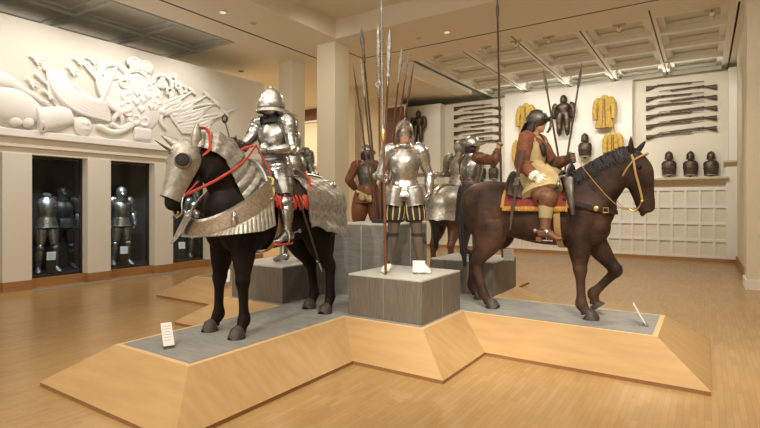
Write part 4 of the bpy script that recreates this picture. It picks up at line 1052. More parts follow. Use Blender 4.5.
# mace in the far hand
def worldL(p, h=None): h = h or hL; return h.matrix_basis @ V(p)
mc = thing('mace', 'short dark flanged mace held upright in the mounted knight dark gauntlet', 'mace', worldL((.48, -.10, 1.84)))
mc.scale = (.72, .72, .72)
q = MB(); q.tube([(0, 0, -.05), (-.03, -.03, .12), (-.07, -.07, .34)], [.010, .010, .010], 10, n=3); q.build('handle', 'steel_dark', mc, smooth=True)
q = MB()
for k in range(7):
    a = 2*PI*k/7; o = V((math.cos(a), math.sin(a), 0)); c = V((-.073, -.073, .335))
    q.tube([c-V((0, 0, .01)), c+o*.018+V((0, 0, .0)), c+o*.036+V((0, 0, .04)), c+o*.018+V((0, 0, .085)), c+V((0, 0, .09))], [(.005, .012)]*5, 6, n=2, lat=(-o.y, o.x, 0))
q.ell((-.073, -.073, .44), .014, 8, 6); q.build('flanged_head', 'steel_bronze', mc, smooth=30)
# sword hanging behind the rider leg
def sword(label, p0, p1, r=.013):
    p0 = V(p0); p1 = V(p1); t = thing('sword', label, 'sword', p0); d = (p1-p0); L = d.length; d.normalize()
    MB().tube([V((0, 0, 0)), d*L*.5, d*L*.93], [(r, r*.7), (r*.9, r*.6), (r*.6, r*.45)], 10, n=2).build('scabbard', 'dark_leather', t, smooth=True)
    MB().tube([d*L*.90, d*L*.96, d*L], [(r*.8, r*.6), (r*.7, r*.5), .003], 10).build('scabbard_tip', 'steel_bright', t, smooth=True)
    s = d.cross(V((0, 0, 1))).normalized()
    q = MB(); q.tube([-s*.09, V((0, 0, 0)), s*.09], [.008, .010, .008], 8, n=2); q.tube([V((0, 0, 0)), -d*.11], [.012, .011], 8); q.ell(-d*.125, .022, 10, 8); q.build('hilt', 'steel', t, smooth=True)
    return t
sword('slim sheathed sword slanting down behind the mounted knight left leg', atX(292, 176, -3.42), atX(322, 272, -3.40))

# rider on the right horse
JR = dict(pel=(-.03, 0, 1.57), waist=(-.05, 0, 1.72), chest=(-.05, 0, 1.89), neck=(-.03, 0, 2.10), head=(.0, 0, 2.215), hd=(1, -.10, -.02),
          sh=[(-.07, -.20, 2.01), (-.03, .20, 2.01)], el=[(-.10, -.31, 1.72), (.12, .26, 1.74)], wr=[(.08, -.36, 1.56), (.32, .15, 1.78)], hand=[(.17, -.375, 1.49), (.42, .11, 1.80)],
          hip=[(.0, -.12, 1.54), (.0, .12, 1.54)], kn=[(.20, -.37, 1.30), (.20, .37, 1.30)], an=[(.20, -.42, .95), (.20, .42, .95)], toe=[(.34, -.44, .885), (.34, .44, .885)], grip=[(.2, 0, 0), (1, 0, 0)])
rR, J, hp, Rh = figure('mounted_rider', 'rider in buff coat with rust sleeves and lobster-tailed helmet on the brown horse', hR.location, 0, JR, 'rider', skin='skin', hands=True)
for i in (0, 1): sleeve(rR, J, i, 'rust', 1.35)
yax = V((0, 1, 0)); shm = (J['sh'][0]+J['sh'][1])/2
MB().tube([J['pel']-V((0, 0, .04)), J['waist'], lerp(J['waist'], J['chest'], .5), J['chest'], lerp(J['chest'], shm, .75), shm+V((0, 0, .05))],
          [(.19, .155), (.165, .135), (.18, .145), (.205, .15), (.20, .125), (.10, .08)], 32, n=4, mod=lambda a, b: 1+.015*math.sin(b*9+a*8)).build('buff_coat', 'buff', rR, smooth=True)
for i, sy in ((0, -1), (1, 1)):
    hip, kn, an, toe = J['hip'][i], J['kn'][i], J['an'][i], J['toe'][i]
    # coat skirt panel lying over the thigh
    MB().tube([J['waist']+V((.0, sy*.06, .0)), J['pel']+V((.03, sy*.13, .02)), lerp(hip, kn, .35)+V((.03, sy*.02, .02)), lerp(hip, kn, .68)+V((.0, sy*.02, .0))], [(.10, .13), (.12, .19), (.12, .22), (.12, .235)], 28, n=5, mod=lambda a, b: 1+.03*math.sin(b*8)).build('coat_skirt', 'buff', rR, smooth=True)
    MB().tube([lerp(hip, kn, .5), lerp(hip, kn, .85), kn+V((.01, 0, .01)), kn-V((0, 0, .07))], [.120, .128, .112, .082], 24, n=4, mod=lambda a, b: 1+.05*math.sin(b*5+a*9)+.04*math.sin(a*22)).build('boot_top', 'leather', rR, smooth=True)
    MB().tube([kn-V((0, 0, .04)), lerp(kn, an, .3), lerp(kn, an, .58)], [(.082), .080, .068], 18, n=3).build('boot_hose', 'khaki', rR, smooth=True)
    f = (toe-an); f.z = 0; f.normalize()
    q = MB(); q.tube([lerp(kn, an, .5), lerp(kn, an, .8), an+V((0, 0, .02))], [.068, .056, .052], 18, n=3)
    q.tube([an-f*.065-V((0, 0, .03)), an+f*.0-V((0, 0, .01)), lerp(an, toe, .5), toe-f*.0, toe+f*.05], [(.036, .05), (.046, .058), (.050, .044), (.046, .032), (.022, .018)], 14, lat=(f.y, -f.x, 0), n=3)
    q.box(an.x-.09, an.x-.03, an.y-.035, an.y+.035, an.z-.105, an.z-.06)
    q.build('boot', 'leather', rR, smooth=40)
    q = MB(); c = an+V((.02, 0, .01)); q.tube([c+V((-.05, 0, .03)), c+V((.0, sy*.052, .0)), c+V((.055, 0, -.01)), c+V((0, -sy*.052, .0)), c+V((-.05, 0, .03))], [(.006, .014)]*5, 8, n=4); q.tube([c-V((.06, 0, -.01)), c-V((.12, 0, .0))], [.007, .004], 8); q.ell(c-V((.13, 0, 0)), (.02, .005, .02), 8, 6)
    q.build('spur', 'steel', rR, smooth=True)
q = MB(); # cream edging at the armholes and dark diamond of the breast piece
for i, sy in ((0, -1), (1, 1)):
    sh = J['sh'][i]; pts = [sh+V((.085*math.cos(a), -sy*.035+0*a, .10*math.sin(a)-.02)) for a in [2*PI*k/20 for k in range(21)]]
    q.tube(pts, [(.013, .013)]*21, 8, lat=(0, 1, 0))
q.build('armhole_edging', 'buff', rR, smooth=True)
MB().tube([shm+V((.02, -.16, .02)), J['chest']+V((.145, -.06, .06)), J['chest']+V((.165, .02, -.05)), J['waist']+V((.12, .13, .02))], [(.016, .045), (.012, .05), (.012, .05), (.012, .04)], 12, n=5, lat=(1, 0, 0)).build('baldric', 'rust', rR, smooth=True)
MB().tube([J['chest']+V((.13, -.11, .07)), J['chest']+V((.15, -.07, -.02)), J['chest']+V((.14, -.05, -.08))], [(.03, .055), (.03, .065), (.01, .02)], 12, n=3, lat=(1, 0, 0)).build('breast_patch', 'steel_dark', rR, smooth=True)
MB().tube([J['waist']-V((0, 0, .03)), J['waist']+V((0, 0, .03))], [(.178, .148)]*2, 30).build('belt', 'leather', rR, smooth=30)
el, wr = J['el'][0], J['wr'][0]; MB().tube([lerp(el, wr, .72), lerp(el, wr, .88), lerp(el, wr, 1.04)], [.052, .064, .056], 24, n=3, mod=lambda a, b: 1+.07*math.sin(b*10)).build('cuff', 'linen', rR, smooth=True)
q = MB(); hand_into(q, el, wr, J['hand'][0], -1, .2, 1.25); q.build('glove', 'linen', rR, smooth=True)
el, wr = J['el'][1], J['wr'][1]; q = MB(); q.tube([lerp(el, wr, -.05), lerp(el, wr, .25), lerp(el, wr, .75), wr], [.085, .078, .055, .048], 20, n=4, mod=bands(4, .05)); hand_into(q, el, wr, J['hand'][1], 1, 1, 1.5); q.build('bridle_gauntlet', 'steel_dark', rR, smooth=True)
q = MB(); helmet_base(q, hp, Rh, (.13, .112, .12), (-.01, 0, .045))
q.grid(lambda u, v: hp(.085+.085*u*(1-.3*(2*v-1)**2), (v-.5)*.20*(1-.15*u), .055+.012*u-.03*(2*v-1)**2), 6, 16, thick=.006)
q.tube([hp(-.08, 0, .03), hp(-.125, 0, -.01), hp(-.16, 0, -.06), hp(-.19, 0, -.10)], [(.09, .02), (.085, .02), (.07, .016), (.05, .01)], 16, lat=tuple(Rlat(hp)), n=5, mod=bands(4, .12))
q.build('helmet', 'steel_dark', rR, smooth=35)
for l_ in (-.035, 0, .035): MB().tube([hp(.155, l_, .06), hp(.165, l_, .0), hp(.15, l_*.8, -.08), hp(.12, l_*.5, -.12)], [.0055]*4, 8, n=3).build('face_guard_bar', 'steel_dark', rR, smooth=True)
for sy in (-1, 1): MB().grid(lambda u, v: hp(-.045+.07*v-.01*u, sy*(.088-.01*u), .03-.12*u), 4, 4, thick=.006*sy).build('cheek_piece', 'steel_dark', rR, smooth=True)
q = MB(); r3 = random.Random(5)
for k in range(40):
    th = PI*.52+PI*.96*k/39; a, b_ = math.cos(th), math.sin(th)
    q.tube([hp(.07*a, .07*b_, .03), hp(.10*a-.01, .095*b_, -.05), hp(.11*a-.02, .11*b_, -.12), hp(.10*a-.03+r3.uniform(-.02, .02), .12*b_, -.19-r3.uniform(0, .05))], [.018, .02, .018, .006], 7, n=3)
q.build('hair', 'hair', rR, smooth=True)
# carbine at the rider back, muzzle down
q_ = thing('carbine', 'short flintlock carbine hanging muzzle down behind the rust-sleeved rider', 'gun', (0, 0, 0))
a = atY(522, 150, 5.50); b = atY(509, 230, 5.50); q_.location = a; d = b-a; L = d.length; d.normalize()
MB().tube([V((0, 0, 0)), d*.12, d*.22, d*.34], [(.016, .050), (.018, .045), (.016, .026), (.015, .020)], 12, n=3, lat=(0, 1, 0)).tube([d*.30, d*.6, d*(L-.10)], [.019, .017, .014], 10, n=2).build('stock', 'wood_tan', q_, smooth=True)
MB().tube([d*.34+V((.012, 0, 0)), d*L+V((.012, 0, 0))], [.011, .010], 10).build('barrel', 'steel_dark', q_, smooth=True)
MB().box(-.02, .03, -.026, -.012, -.04, .04, Matrix.Translation(d*.36)).ell(d*.33+V((.02, -.025, 0)), (.018, .008, .022), 8, 6).ell(d*.40+V((-.03, 0, 0)), (.012, .006, .03), 8, 6).build('lock', 'steel_dark', q_, smooth=30)

# rider on the back horse, seen from behind
JBk = {k: v for k, v in JL.items()}
JBk['wr'] = [(.24, -.13, 1.80), (.26, .13, 1.80)]; JBk['el'] = [(.06, -.33, 1.83), (.06, .33, 1.83)]; JBk['hand'] = [(.34, -.07, 1.83), (.34, .07, 1.83)]
rB, J, hp, Rh = figure('armoured_rider', 'armoured rider on the bay horse at the back, seen between the two nearer pole-holders', hB.location, PI/2, JBk, 'rider', skin='black_cloth', hands=False)
plate_armour(rB, J, 'steel_dull', fauld=.05); close_helmet(rB, hp, Rh, 'steel_dull')

# ---------------------------------------------------------------- polearms
def atD(u, v, D): return V((0, 0, CAM_H))+ray(u, v)*(D/492)
rack = thing('polearm_rack', 'small black rack base holding the fan of polearms on the tall central block', 'rack', (-3.80, 5.80, 1.322))
MB().box(-.11, .11, -.09, .09, 0, .05).build('base', 'black', rack, bevel=.006)
MB().tube([(0, 0, .05), (0, 0, .75)], [.012, .012], 8).build('post', 'black', rack, smooth=True)
MB().box(-.14, .14, -.012, .012, .74, .77).build('cross_bar', 'black', rack)
spear = dict(len=.42, prof=[(0, .012, .012), (.3, .022, .012), (.55, .030, .010), (1, .002, .002)])
leaf = dict(len=.55, prof=[(0, .010, .010), (.08, .05, .010), (.25, .058, .010), (.6, .042, .008), (1, .002, .002)])
spike = dict(len=.34, prof=[(0, .011, .011), (.5, .010, .010), (1, .002, .002)])
long_blade = dict(len=.92, prof=[(0, .012, .012), (.04, .03, .010), (.10, .055, .010), (.16, .024, .010), (.5, .030, .008), (.9, .018, .006), (1, .002, .002)])
glaive = dict(len=.75, prof=[(0, .012, .012), (.08, .035, .009), (.14, .022, .009), (.5, .034, .008), (.85, .022, .006), (1, .002, .002)])
GP = 'polearms fanned out in the rack'
specs = [((353, 64), .013, 'wood', spike, 'steel_dark', 'black-shafted spike at the far left of the polearm fan'),
         ((361, 60), .014, 'wood_tan', spear, 'steel_dull', 'brown-shafted short spear second from the left in the polearm fan'),
         ((361, 27), .015, 'wood', spear, 'steel_dark', 'tallest black-shafted pike on the left side of the polearm fan'),
         ((378, 24), .016, 'wood_red', long_blade, 'steel', 'partisan with a long winged bright blade at the middle of the fan'),
         ((390, 28), .016, 'wood_red', glaive, 'steel', 'glaive with a single broad grey blade just right of the fan middle'),
         ((402, 47), .014, 'wood', spear, 'steel_dull', 'dark-shafted spear with pale leaf blade right of the fan middle'),
         ((409, 50), .013, 'wood_red', spike, 'steel_dull', 'red-brown shafted spike second from the right in the polearm fan'),
         ((414, 63), .014, 'wood', spike, 'steel_dark', 'dark slanting spike at the far right of the polearm fan')]
bx = [-.085, -.06, -.035, -.01, .012, .035, .06, .085]
for i, ((u, v), r, m_, hd_, hm_, lb) in enumerate(specs):
    b_ = V((-3.80, 5.80, 1.372))+RGT*bx[i]+FWD*(.03*(-1)**i)
    tp = atD(u, v, 6.96+.1*(-1)**i)
    pole('polearm', lb, 'polearm', b_, tp, r, m_, hd_, hm_, group=GP)
hA = fA.matrix_basis @ V((.245, -.235, 1.14)); dpt = (hA-V((0, 0, CAM_H))).dot(FWD)
tA = atD(381, -14, dpt-.02); stB = hA+(hA-tA)*((hA.z-.80)/(tA.z-hA.z))
t_, d_, L_ = pole('staff_weapon', 'very tall steel-headed staff held by the front half-armoured figure', 'polearm', stB, tA, .016, 'wood_red', dict(len=1.62, prof=[(0, .014, .014), (.04, .03, .02), (.06, .012, .012), (.5, .014, .010), (.9, .010, .008), (1, .002, .002)]), 'steel')
MB().tube([d_*(L_-1.74), d_*(L_-1.70), d_*(L_-1.62), d_*(L_-1.58)], [.018, .028, .026, .014], 10, n=2).build('collar', 'brass', t_, smooth=True)
hb = fB.matrix_basis @ V((.375, -.20, 1.66)); pb = hb+V((-.10, -.02, 0)); pb.z = .80
tp = atD(497, -14, (hb-V((0, 0, CAM_H))).dot(FWD)); pb = hb+(hb-tp)*((hb.z-.80)/(tp.z-hb.z))
pole('pike', 'extremely tall dark pike gripped by the figure behind the brown horse', 'polearm', pb, tp, .017, 'wood', spike, 'steel_dark')
for (u, v), lb in (((543, 68), 'thin lance leaning left, its tip left of the hanging three-quarter armour'), ((582, 63), 'thin lance leaning right, its tip right of the hanging three-quarter armour')):
    pole('lance', lb, 'polearm', atD(563, 183, 6.05), atD(u, v, 6.35), .012, 'wood_tan', dict(len=.25, prof=[(0, .011, .011), (.3, .018, .008), (1, .002, .002)]), 'steel_dark', group='lances crossed behind the right rider')

# ---------------------------------------------------------------- label cards
def card(label, p, rz, w=.11, h=.17, tilt=.5, printed=True, stand=False):
    t = thing('label_card', label, 'label', p, rz, None)
    R_ = Matrix.Translation((0, 0, .02+(.28 if stand else 0))) @ Matrix.Rotation(tilt, 4, 'Y')
    MB().box(-.004, .004, -w/2, w/2, 0, h, R_).build('card', 'white_card', t)
    MB().box(-.05, .03, -w/2, w/2, 0, .006).box(-.012, -.002, -w/2, w/2, .0, .03+(.28 if stand else 0)).build('foot', 'steel' if not stand else 'frame_dark', t)
    q = MB()
    for k in range(6): q.box(.0042, .0048, -w*.38, w*(.36-.12*(k % 3 == 2)), h*(.85-.12*k)-.004, h*(.85-.12*k), R_)
    q.build('printed_lines', 'print', t)
    return t
card('tilted white label card on the end of the deck before the black horse', atZ(169, 348, ZD), math.radians(-20), .09, .21, -.55)
card('white label card leaning near the right end of the deck', atZ(645, 325, ZD), math.radians(8), .14, .22, -.5)
card('white label card at the feet of the front half-armoured figure', atZ(419, 274, .80), math.radians(-62), .14, .13, -.25)
card('white label card on the far left arm of the platform seen between horse legs', atZ(225, 283, ZD), math.radians(-50), .14, .20, -.35)
card('label card on the low block behind the belly of the brown horse', atZ(509, 262, .80), math.radians(-60), .14, .16, -.3)

# ---------------------------------------------------------------- things on the back wall
def musket(label, p0, p1, group):
    """butt at p0, muzzle at p1"""
    p0 = V(p0); p1 = V(p1); t = thing('musket', label, 'musket', p0, 0, group); d = (p1-p0); L = d.length; d.normalize()
    dn = V((0, 0, -1))
    MB().tube([dn*.05, d*.05+dn*.045, d*.22+dn*.01, d*.32-dn*.005, d*.45-dn*.015, d*(L*.8)-dn*.015], [(.075, .02), (.07, .022), (.032, .02), (.026, .018), (.024, .018), (.016, .014)], 10, lat=(0, 0, 1), n=3).build('stock', 'wood_tan', t, smooth=True)
    MB().tube([d*.36-dn*.035, d*L-dn*.035], [.014, .011], 8).build('barrel', 'steel_dark', t, smooth=True)
    MB().tube([d*.30-dn*.03+V((0, -.02, 0)), d*.38-dn*.01+V((0, -.03, 0)), d*.42-dn*.03+V((0, -.02, 0))], [.02, .024, .01], 8, n=2).build('lock', 'steel_dark', t, smooth=True)
    q = MB()
    for k in (.3, .75): c = d*(L*k)-dn*.01; q.box(c.x-.01, c.x+.01, 0, .10, c.z-.03, c.z-.02)
    q.build('wall_hook', 'black', t)
YN = YB+.30
ordn = ['topmost', 'second', 'third', 'fourth', 'fifth', 'sixth']
for k, v in enumerate((87, 98, 106.5, 116, 125.5, 136)):
    musket('musket with butt at left, %s of those in the right wall niche' % ordn[k], atY(646, v, YN), atY(704, v-4.5, YN), 'muskets in the right wall niche')
for k, v in enumerate((85, 95.5, 106, 116, 126.5)):
    musket('musket with butt at right, %s of those in the right wall niche' % ordn[k], atY(717, v, YN), atY(659, v+7.5, YN), 'muskets in the right wall niche')
for k, v in enumerate((107.5, 116, 124, 132.5, 140.5)):
    musket('musket with butt at left, %s of those in the left wall niche' % ordn[k], atY(454, v, YN), atY(492, v-2.5, YN), 'muskets in the left wall niche')
    musket('musket with butt at right, %s of those in the left wall niche' % ordn[k], atY(501, v-1, YN), atY(463, v+4.5, YN), 'muskets in the left wall niche')

def bust(label, u, v0, v1, y, group, m='steel_bronze', tass=False):
    top = atY(u, v0, y); bot = atY(u, v1, y); H_ = top.z-bot.z
    t = thing('breastplate_and_helmet', label, 'armour', (top.x, y, bot.z), 0, group); s = H_/.73
    MB().tube([(0, 0, .08*s), (0, 0, .14*s), (0, 0, .28*s), (0, 0, .40*s), (0, 0, .46*s)], [(.165*s, .10*s), (.165*s, .11*s), (.18*s, .13*s), (.175*s, .11*s), (.12*s, .08*s)], 24, lat=(1, 0, 0), n=4, mod=lambda a, b: 1+.03*math.sin(a*30)).build('breastplate', m, t, smooth=True)
    MB().tube([(0, 0, .055*s), (0, 0, .085*s)], [(.172*s, .122*s), (.162*s, .115*s)], 24, lat=(1, 0, 0)).build('lower_border', 'gilt', t, smooth=True)
    MB().tube([(0, 0, .0), (0, .0, .04*s), (0, 0, .06*s)], [.008, .03*s, .06*s], 10).build('stand', 'black', t, smooth=True)
    MB().tube([(0, -.02, .45*s), (0, -.02, .50*s)], [(.07*s, .06*s), (.06*s, .055*s)], 16, lat=(1, 0, 0)).build('gorget', 'gilt', t, smooth=True)
    q = MB(); q.tube([(0, -.02, .50*s), (0, -.02, .53*s), (0, -.02, .60*s), (0, -.02, .68*s), (0, -.02, .725*s)], [(.12*s, .13*s), (.10*s, .11*s), (.10*s, .11*s), (.075*s, .08*s), (.01, .01)], 20, lat=(1, 0, 0), n=3)
    q.build('helmet', m, t, smooth=True)
    MB().box(-.008*s, .008*s, -.13*s, .10*s, .66*s, .728*s).build('comb', m, t)
    return t
pos_n = ['leftmost', 'middle one', 'rightmost']
for k, u in enumerate((669, 690.5, 711)):
    bust('dark breastplate and helmet below the right muskets, %s of three' % pos_n[k], u, 151, 177.5, YN-.05, 'breastplates below the right muskets')
for k, u in enumerate((481, 493.5)):
    bust('small dark breastplate and helmet below the left muskets, %s of the pair' % ('left' if k == 0 else 'right'), u, 160, 181, YN-.05, 'breastplates below the left muskets')
bust('brown breastplate and helmet on the white panel beside the outstretched gauntlet', 585, 133, 159, YB-.17, None)

def wall_armour(label, u, v0, v1, y, m, full=True):
    top = atY(u, v0, y); bot = atY(u, v1, y); H_ = top.z-bot.z
    t = thing('hanging_armour', label, 'armour', (top.x, y, bot.z)); s = H_/1.28
    def T(nm, pts, rr, mod=None, seg=18, m_=None): MB().tube([(x*s, yy*s, z*s) for x, yy, z in pts], [((r[0]*s, r[1]*s) if isinstance(r, tuple) else r*s) for r in rr], seg, lat=(1, 0, 0), n=3, mod=mod).build(nm, m_ or m, t, smooth=True)
    T('helmet', [(0, 0, 1.02), (0, 0, 1.08), (0, 0, 1.18), (0, 0, 1.26), (0, 0, 1.28)], [(.08, .09), (.10, .115), (.10, .115), (.06, .07), (.01, .01)])
    T('cuirass', [(0, 0, .66), (0, 0, .72), (0, 0, .88), (0, 0, .98), (0, 0, 1.03)], [(.15, .11), (.14, .10), (.20, .13), (.19, .11), (.08, .08)])
    for sx in (-1, 1):
        T('arm_plate', [(sx*.19, 0, .99), (sx*.25, 0, .93), (sx*.29, 0, .78), (sx*.28, -.04, .66), (sx*.24, -.10, .56)], [.07, .095, .07, .065, .05], bands(7, .08))
        T('tasset', [(sx*.08, -.02, .70), (sx*.11, -.03, .58), (sx*.12, -.03, .30)], [(.10, .11), (.11, .11), (.085, .09)], bands(8, .08))
        T('leg_plate', [(sx*.12, -.03, .32), (sx*.12, -.03, .22), (sx*.12, -.02, .08), (sx*.12, -.06, .0)], [(.08, .085), (.085, .095), (.06, .065), (.02, .02)], bands(4, .08))
    MB().tube([(0, .05*s, .9*s), (0, YB-y+.0, .9*s)], [.012, .012], 8).build('wall_bracket', 'black', t)
    return t
wall_armour('dark three-quarter armour hung high in the middle of the white wall panel', 563.5, 95, 136, YB-.2, 'steel_bronze')
wall_armour('dark armour hung on the cream wall above the front figure shoulder', 418.5, 110.5, 143, YB-.2, 'steel_bronze')

def coat(label, u, v0, v1, y, wpx, group='buff coats on the white panel'):
    top = atY(u, v0, y); bot = atY(u, v1, y); H_ = top.z-bot.z; e = (atY(u+wpx/2, v0, y)-atY(u-wpx/2, v0, y)).x/2
    t = thing('buff_coat', label, 'coat', (top.x, y, bot.z), 0, group)
    fold = lambda a, b: 1+.05*math.sin(b*9)*(1-a)
    MB().tube([(0, 0, 0), (0, 0, H_*.3), (0, 0, H_*.55), (0, 0, H_*.82), (0, 0, H_*.95), (0, 0, H_)], [(e*.92, .13), (e*.74, .11), (e*.60, .10), (e*.66, .10), (e*.45, .08), (e*.2, .05)], 40, lat=(1, 0, 0), n=4, mod=fold).build('coat_body', 'yellow_buff', t, smooth=True)
    for sx in (-1, 1):
        MB().tube([(sx*e*.50, 0, H_*.92), (sx*e*.78, -.03, H_*.78), (sx*e*.90, -.06, H_*.5), (sx*e*.84, -.09, H_*.26)], [.075, .085, .07, .065], 16, lat=(1, 0, 0), n=4, mod=lambda a, b: 1+.04*math.sin(a*30)).build('sleeve', 'yellow_buff', t, smooth=True)
        MB().tube([(sx*.022, -.108, H_*.9), (sx*.025, -.118, H_*.5), (sx*.05, -.135, .01)], [(.010, .008)]*3, 6, lat=(1, 0, 0), n=3).build('front_edge', 'leather', t, smooth=True)
    MB().tube([(0, 0, H_*.97), (0, 0, H_*1.02)], [(.09, .07), (.075, .06)], 16, lat=(1, 0, 0)).build('collar', 'yellow_buff', t, smooth=True)
    MB().tube([(0, .06, H_*.85), (0, YB-y-.012, H_*.85)], [.012, .012], 8).build('wall_bracket', 'black', t)
    return t
coat('yellow buff coat highest at the right of the white panel', 604.5, 96, 128, YB-.2, 21)
coat('lower yellow buff coat partly hidden by the brown horse mane', 613, 132.5, 160, YB-.2, 18)
coat('yellow buff coat behind the helmet of the rust-sleeved rider', 526, 104, 134, YB-.2, 17)
coat('yellow buff coat behind the back of the rust-sleeved rider', 522, 138, 169, YB-.2, 17)

# ---------------------------------------------------------------- far hangings
S('wall_far_left', MB().box(-17, -9.35, 15.5, 15.7, 0, 5.5), 'far_wall')
for (u0, u1, v0, v1, lb) in ((385, 404, 106, 146, 'brown wooden panel high on the far wall behind the polearms'), (348, 359.5, 104, 147, 'brown panel on the far wall between the big column and the polearms'), (300, 318, 108, 122, 'brown panel high on the far wall between the two left columns')):
    a = atY(u0, v1, 15.42); b = atY(u1, v0, 15.42)
    t = thing('wall_panel', lb, 'panel', ((a.x+b.x)/2, 15.42, a.z)); w_ = (b.x-a.x)/2; h_ = b.z-a.z
    MB().box(-w_, w_, .03, .07, 0, h_).build('board', 'cabinet', t); MB().box(-w_-.06, w_+.06, .0, .05, h_, h_+.07).box(-w_-.06, w_+.06, .0, .05, -.07, 0).box(-w_-.06, -w_, .0, .05, 0, h_).box(w_, w_+.06, .0, .05, 0, h_).build('frame', 'wall_white', t)
S('trim_6', MB().box(-17, -9.45, 15.25, 15.5, 3.1, 3.25).box(-17, -9.45, 15.3, 15.5, 2.3, 2.38), 'column')
S('baseboard_far', MB().box(-17, -9.4, 15.45, 15.5, 0, .18), 'wood_base')

# ---------------------------------------------------------------- armours in the wall cases
def case_suit(label, p, rz, head=True, arms=True, hm='steel_bright', up=0):
    Jd = {k: v for k, v in JD.items()}
    t, J, hp, Rh = figure('armour_suit', label, p, rz, Jd, 'armour', skin='black_cloth', hands=False, body=head)
    plate_armour(t, J, hm, arms=arms, fauld=.05)
    if head: close_helmet(t, hp, Rh, hm)
    return t
suit1 = atX(47, 262, -11.25)
cs = case_suit('headless bright cuirass and leg armour in the wall case nearest the left edge', (suit1.x, suit1.y, .17), math.radians(-8), head=False, arms=False)
cs.scale = (.96, .96, 1.03)
q = MB(); q.box(-.16, .16, -.22, .22, 0, .30); 
suit2 = atX(121, 250, -11.2)
case_suit('complete bright plate armour standing in the middle wall case', (suit2.x, suit2.y, .17), math.radians(-12))
suit3 = atX(196, 250, -11.2)
case_suit('plate armour in the third wall case, mostly hidden by the black horse head', (suit3.x, suit3.y, .17), math.radians(-10))
for (u, v, lb) in ((51, 268, 'small white label on a stand in the left wall case'), (124, 262, 'small white label on a stand in the middle wall case'), (182, 254, 'small white label on a stand in the case beside the horse chin')):
    p = atX(u, v, -10.80); p.z = .17; card(lb, p, math.radians(-30), .15, .17, -.4, stand=True)
for (u, v, s_, lb) in ((63, 206, 1, 'dark helmet and shoulder plates at the back of the left wall case'),):
    p = atX(u, 262, -11.55); t = thing('armour_suit', 'blackened armour standing in the dark back corner of the left wall case', 'armour', (p.x, p.y, .17), math.radians(-8))
    bpy.data.objects.remove(t)
    case_suit('blackened armour standing in the dark back of the left wall case', (p.x, p.y, .17), math.radians(-8), hm='black')

# ---------------------------------------------------------------- plaster relief on the left wall
RO = V((X0, 5.6, 2.93))
rel = thing('relief', 'huge white plaster relief of flags, cannon, shields and crown above the wall cases', 'relief', RO)
rel.scale = (.55, 1, 1)
def Q(u, v, d=.06): return atX(u, v, X0)+V((d, 0, 0))-RO
def rp(nm, mb, vox=.022, it=3): return mb.build(nm, 'plaster', rel, voxel=vox, iters=it)
def cyl(pts, rr, flat=.6, n=5, seg=16, d=.06):
    return MB().tube([Q(*p) if len(p) == 3 else Q(p[0], p[1], d) for p in pts], [((r, r*flat) if not isinstance(r, tuple) else r) for r in rr], seg, lat=(0, .7, .7), n=n)
q = MB().tube([Q(-8, 79, .12), Q(4, 82, .12), Q(16, 87, .1), Q(38, 98, .08)], [.17, .15, .085, .04], 16, n=4); rp('club', q)
q = MB().ell(Q(4, 103, .05), (.24, .62, .34), 28, 18, rot=Matrix.Rotation(-.25, 3, 'X')); rp('drum', q)
q = MB()
n_ = 24; c = Q(16, 117, .14)
q.tube([c+V((.10*math.sin(a), .62*math.cos(a), .27*math.sin(a))) for a in [PI+PI*k/n_ for k in range(n_+1)]], [.05]*(n_+1), 10); rp('drum_rim', q)
for u in (14, 26): rp('cannon_ball', MB().ell(Q(u, 121.5+(u-14)*.1, .14), .105, 18, 12), .015)
q = MB().tube([Q(38, 121, .12), Q(48, 119, .12), Q(60, 117, .12), Q(70, 115, .1)], [(.23, .18), (.22, .17), (.20, .16), (.15, .10)], 22, n=3, lat=(0, .2, 1))
q.tube([Q(35.5, 121, .14), Q(37.5, 121, .14)], [(.27, .22)]*2, 22, lat=(0, .2, 1)).tube([Q(40, 120.5, .13), Q(41, 120.5, .13)], [(.255, .2)]*2, 22, lat=(0, .2, 1)); rp('cannon', q)
rp('cannon_carriage', cyl([(36, 128), (52, 126), (66, 122), (78, 118)], [.07, .10, .09, .04]), .02)
q = MB()
for k in range(6):
    a = 3.1*k
    q.tube([Q(46+a*1.0, 70+k*.6, .06), Q(51+a*1.15, 86+k*.2, .13), Q(60+a*1.2, 100-k*.7, .15), Q(76+a*1.1, 111-k*1.9, .14), Q(96+a*.6, 117-k*2.6, .1), Q(110, 121-k*3.1, .04)], [(.035, .04), (.05, .06), (.06, .08), (.06, .08), (.05, .06), (.02, .03)], 12, n=7)
q.tube([Q(52, 76, .02), Q(62, 94, .05), Q(78, 106, .05), Q(104, 116, .02)], [(.10, .03), (.26, .04), (.30, .04), (.14, .03)], 12, n=7)
rp('flag', q, .016, 1)
q = MB()
for k in range(4): q.tube([Q(74+5*k, 90+3*k, .05), Q(84+4*k, 98+2*k, .10), Q(98+2*k, 106+k, .08)], [(.03, .03), (.07, .06), (.04, .04)], 10, n=5)
rp('flag', q, .02)
for pts in ([(34, 73), (50, 88)], [(24, 92), (48, 104)], [(46, 66), (49, 100)], [(72, 85), (94, 101)], [(83, 64), (96, 80)], [(86, 62), (100, 82)], [(42, 90), (60, 105)]):
    rp('pole', cyl(pts, [.035, .03], 1, 1, 10, .09), .014, 1)
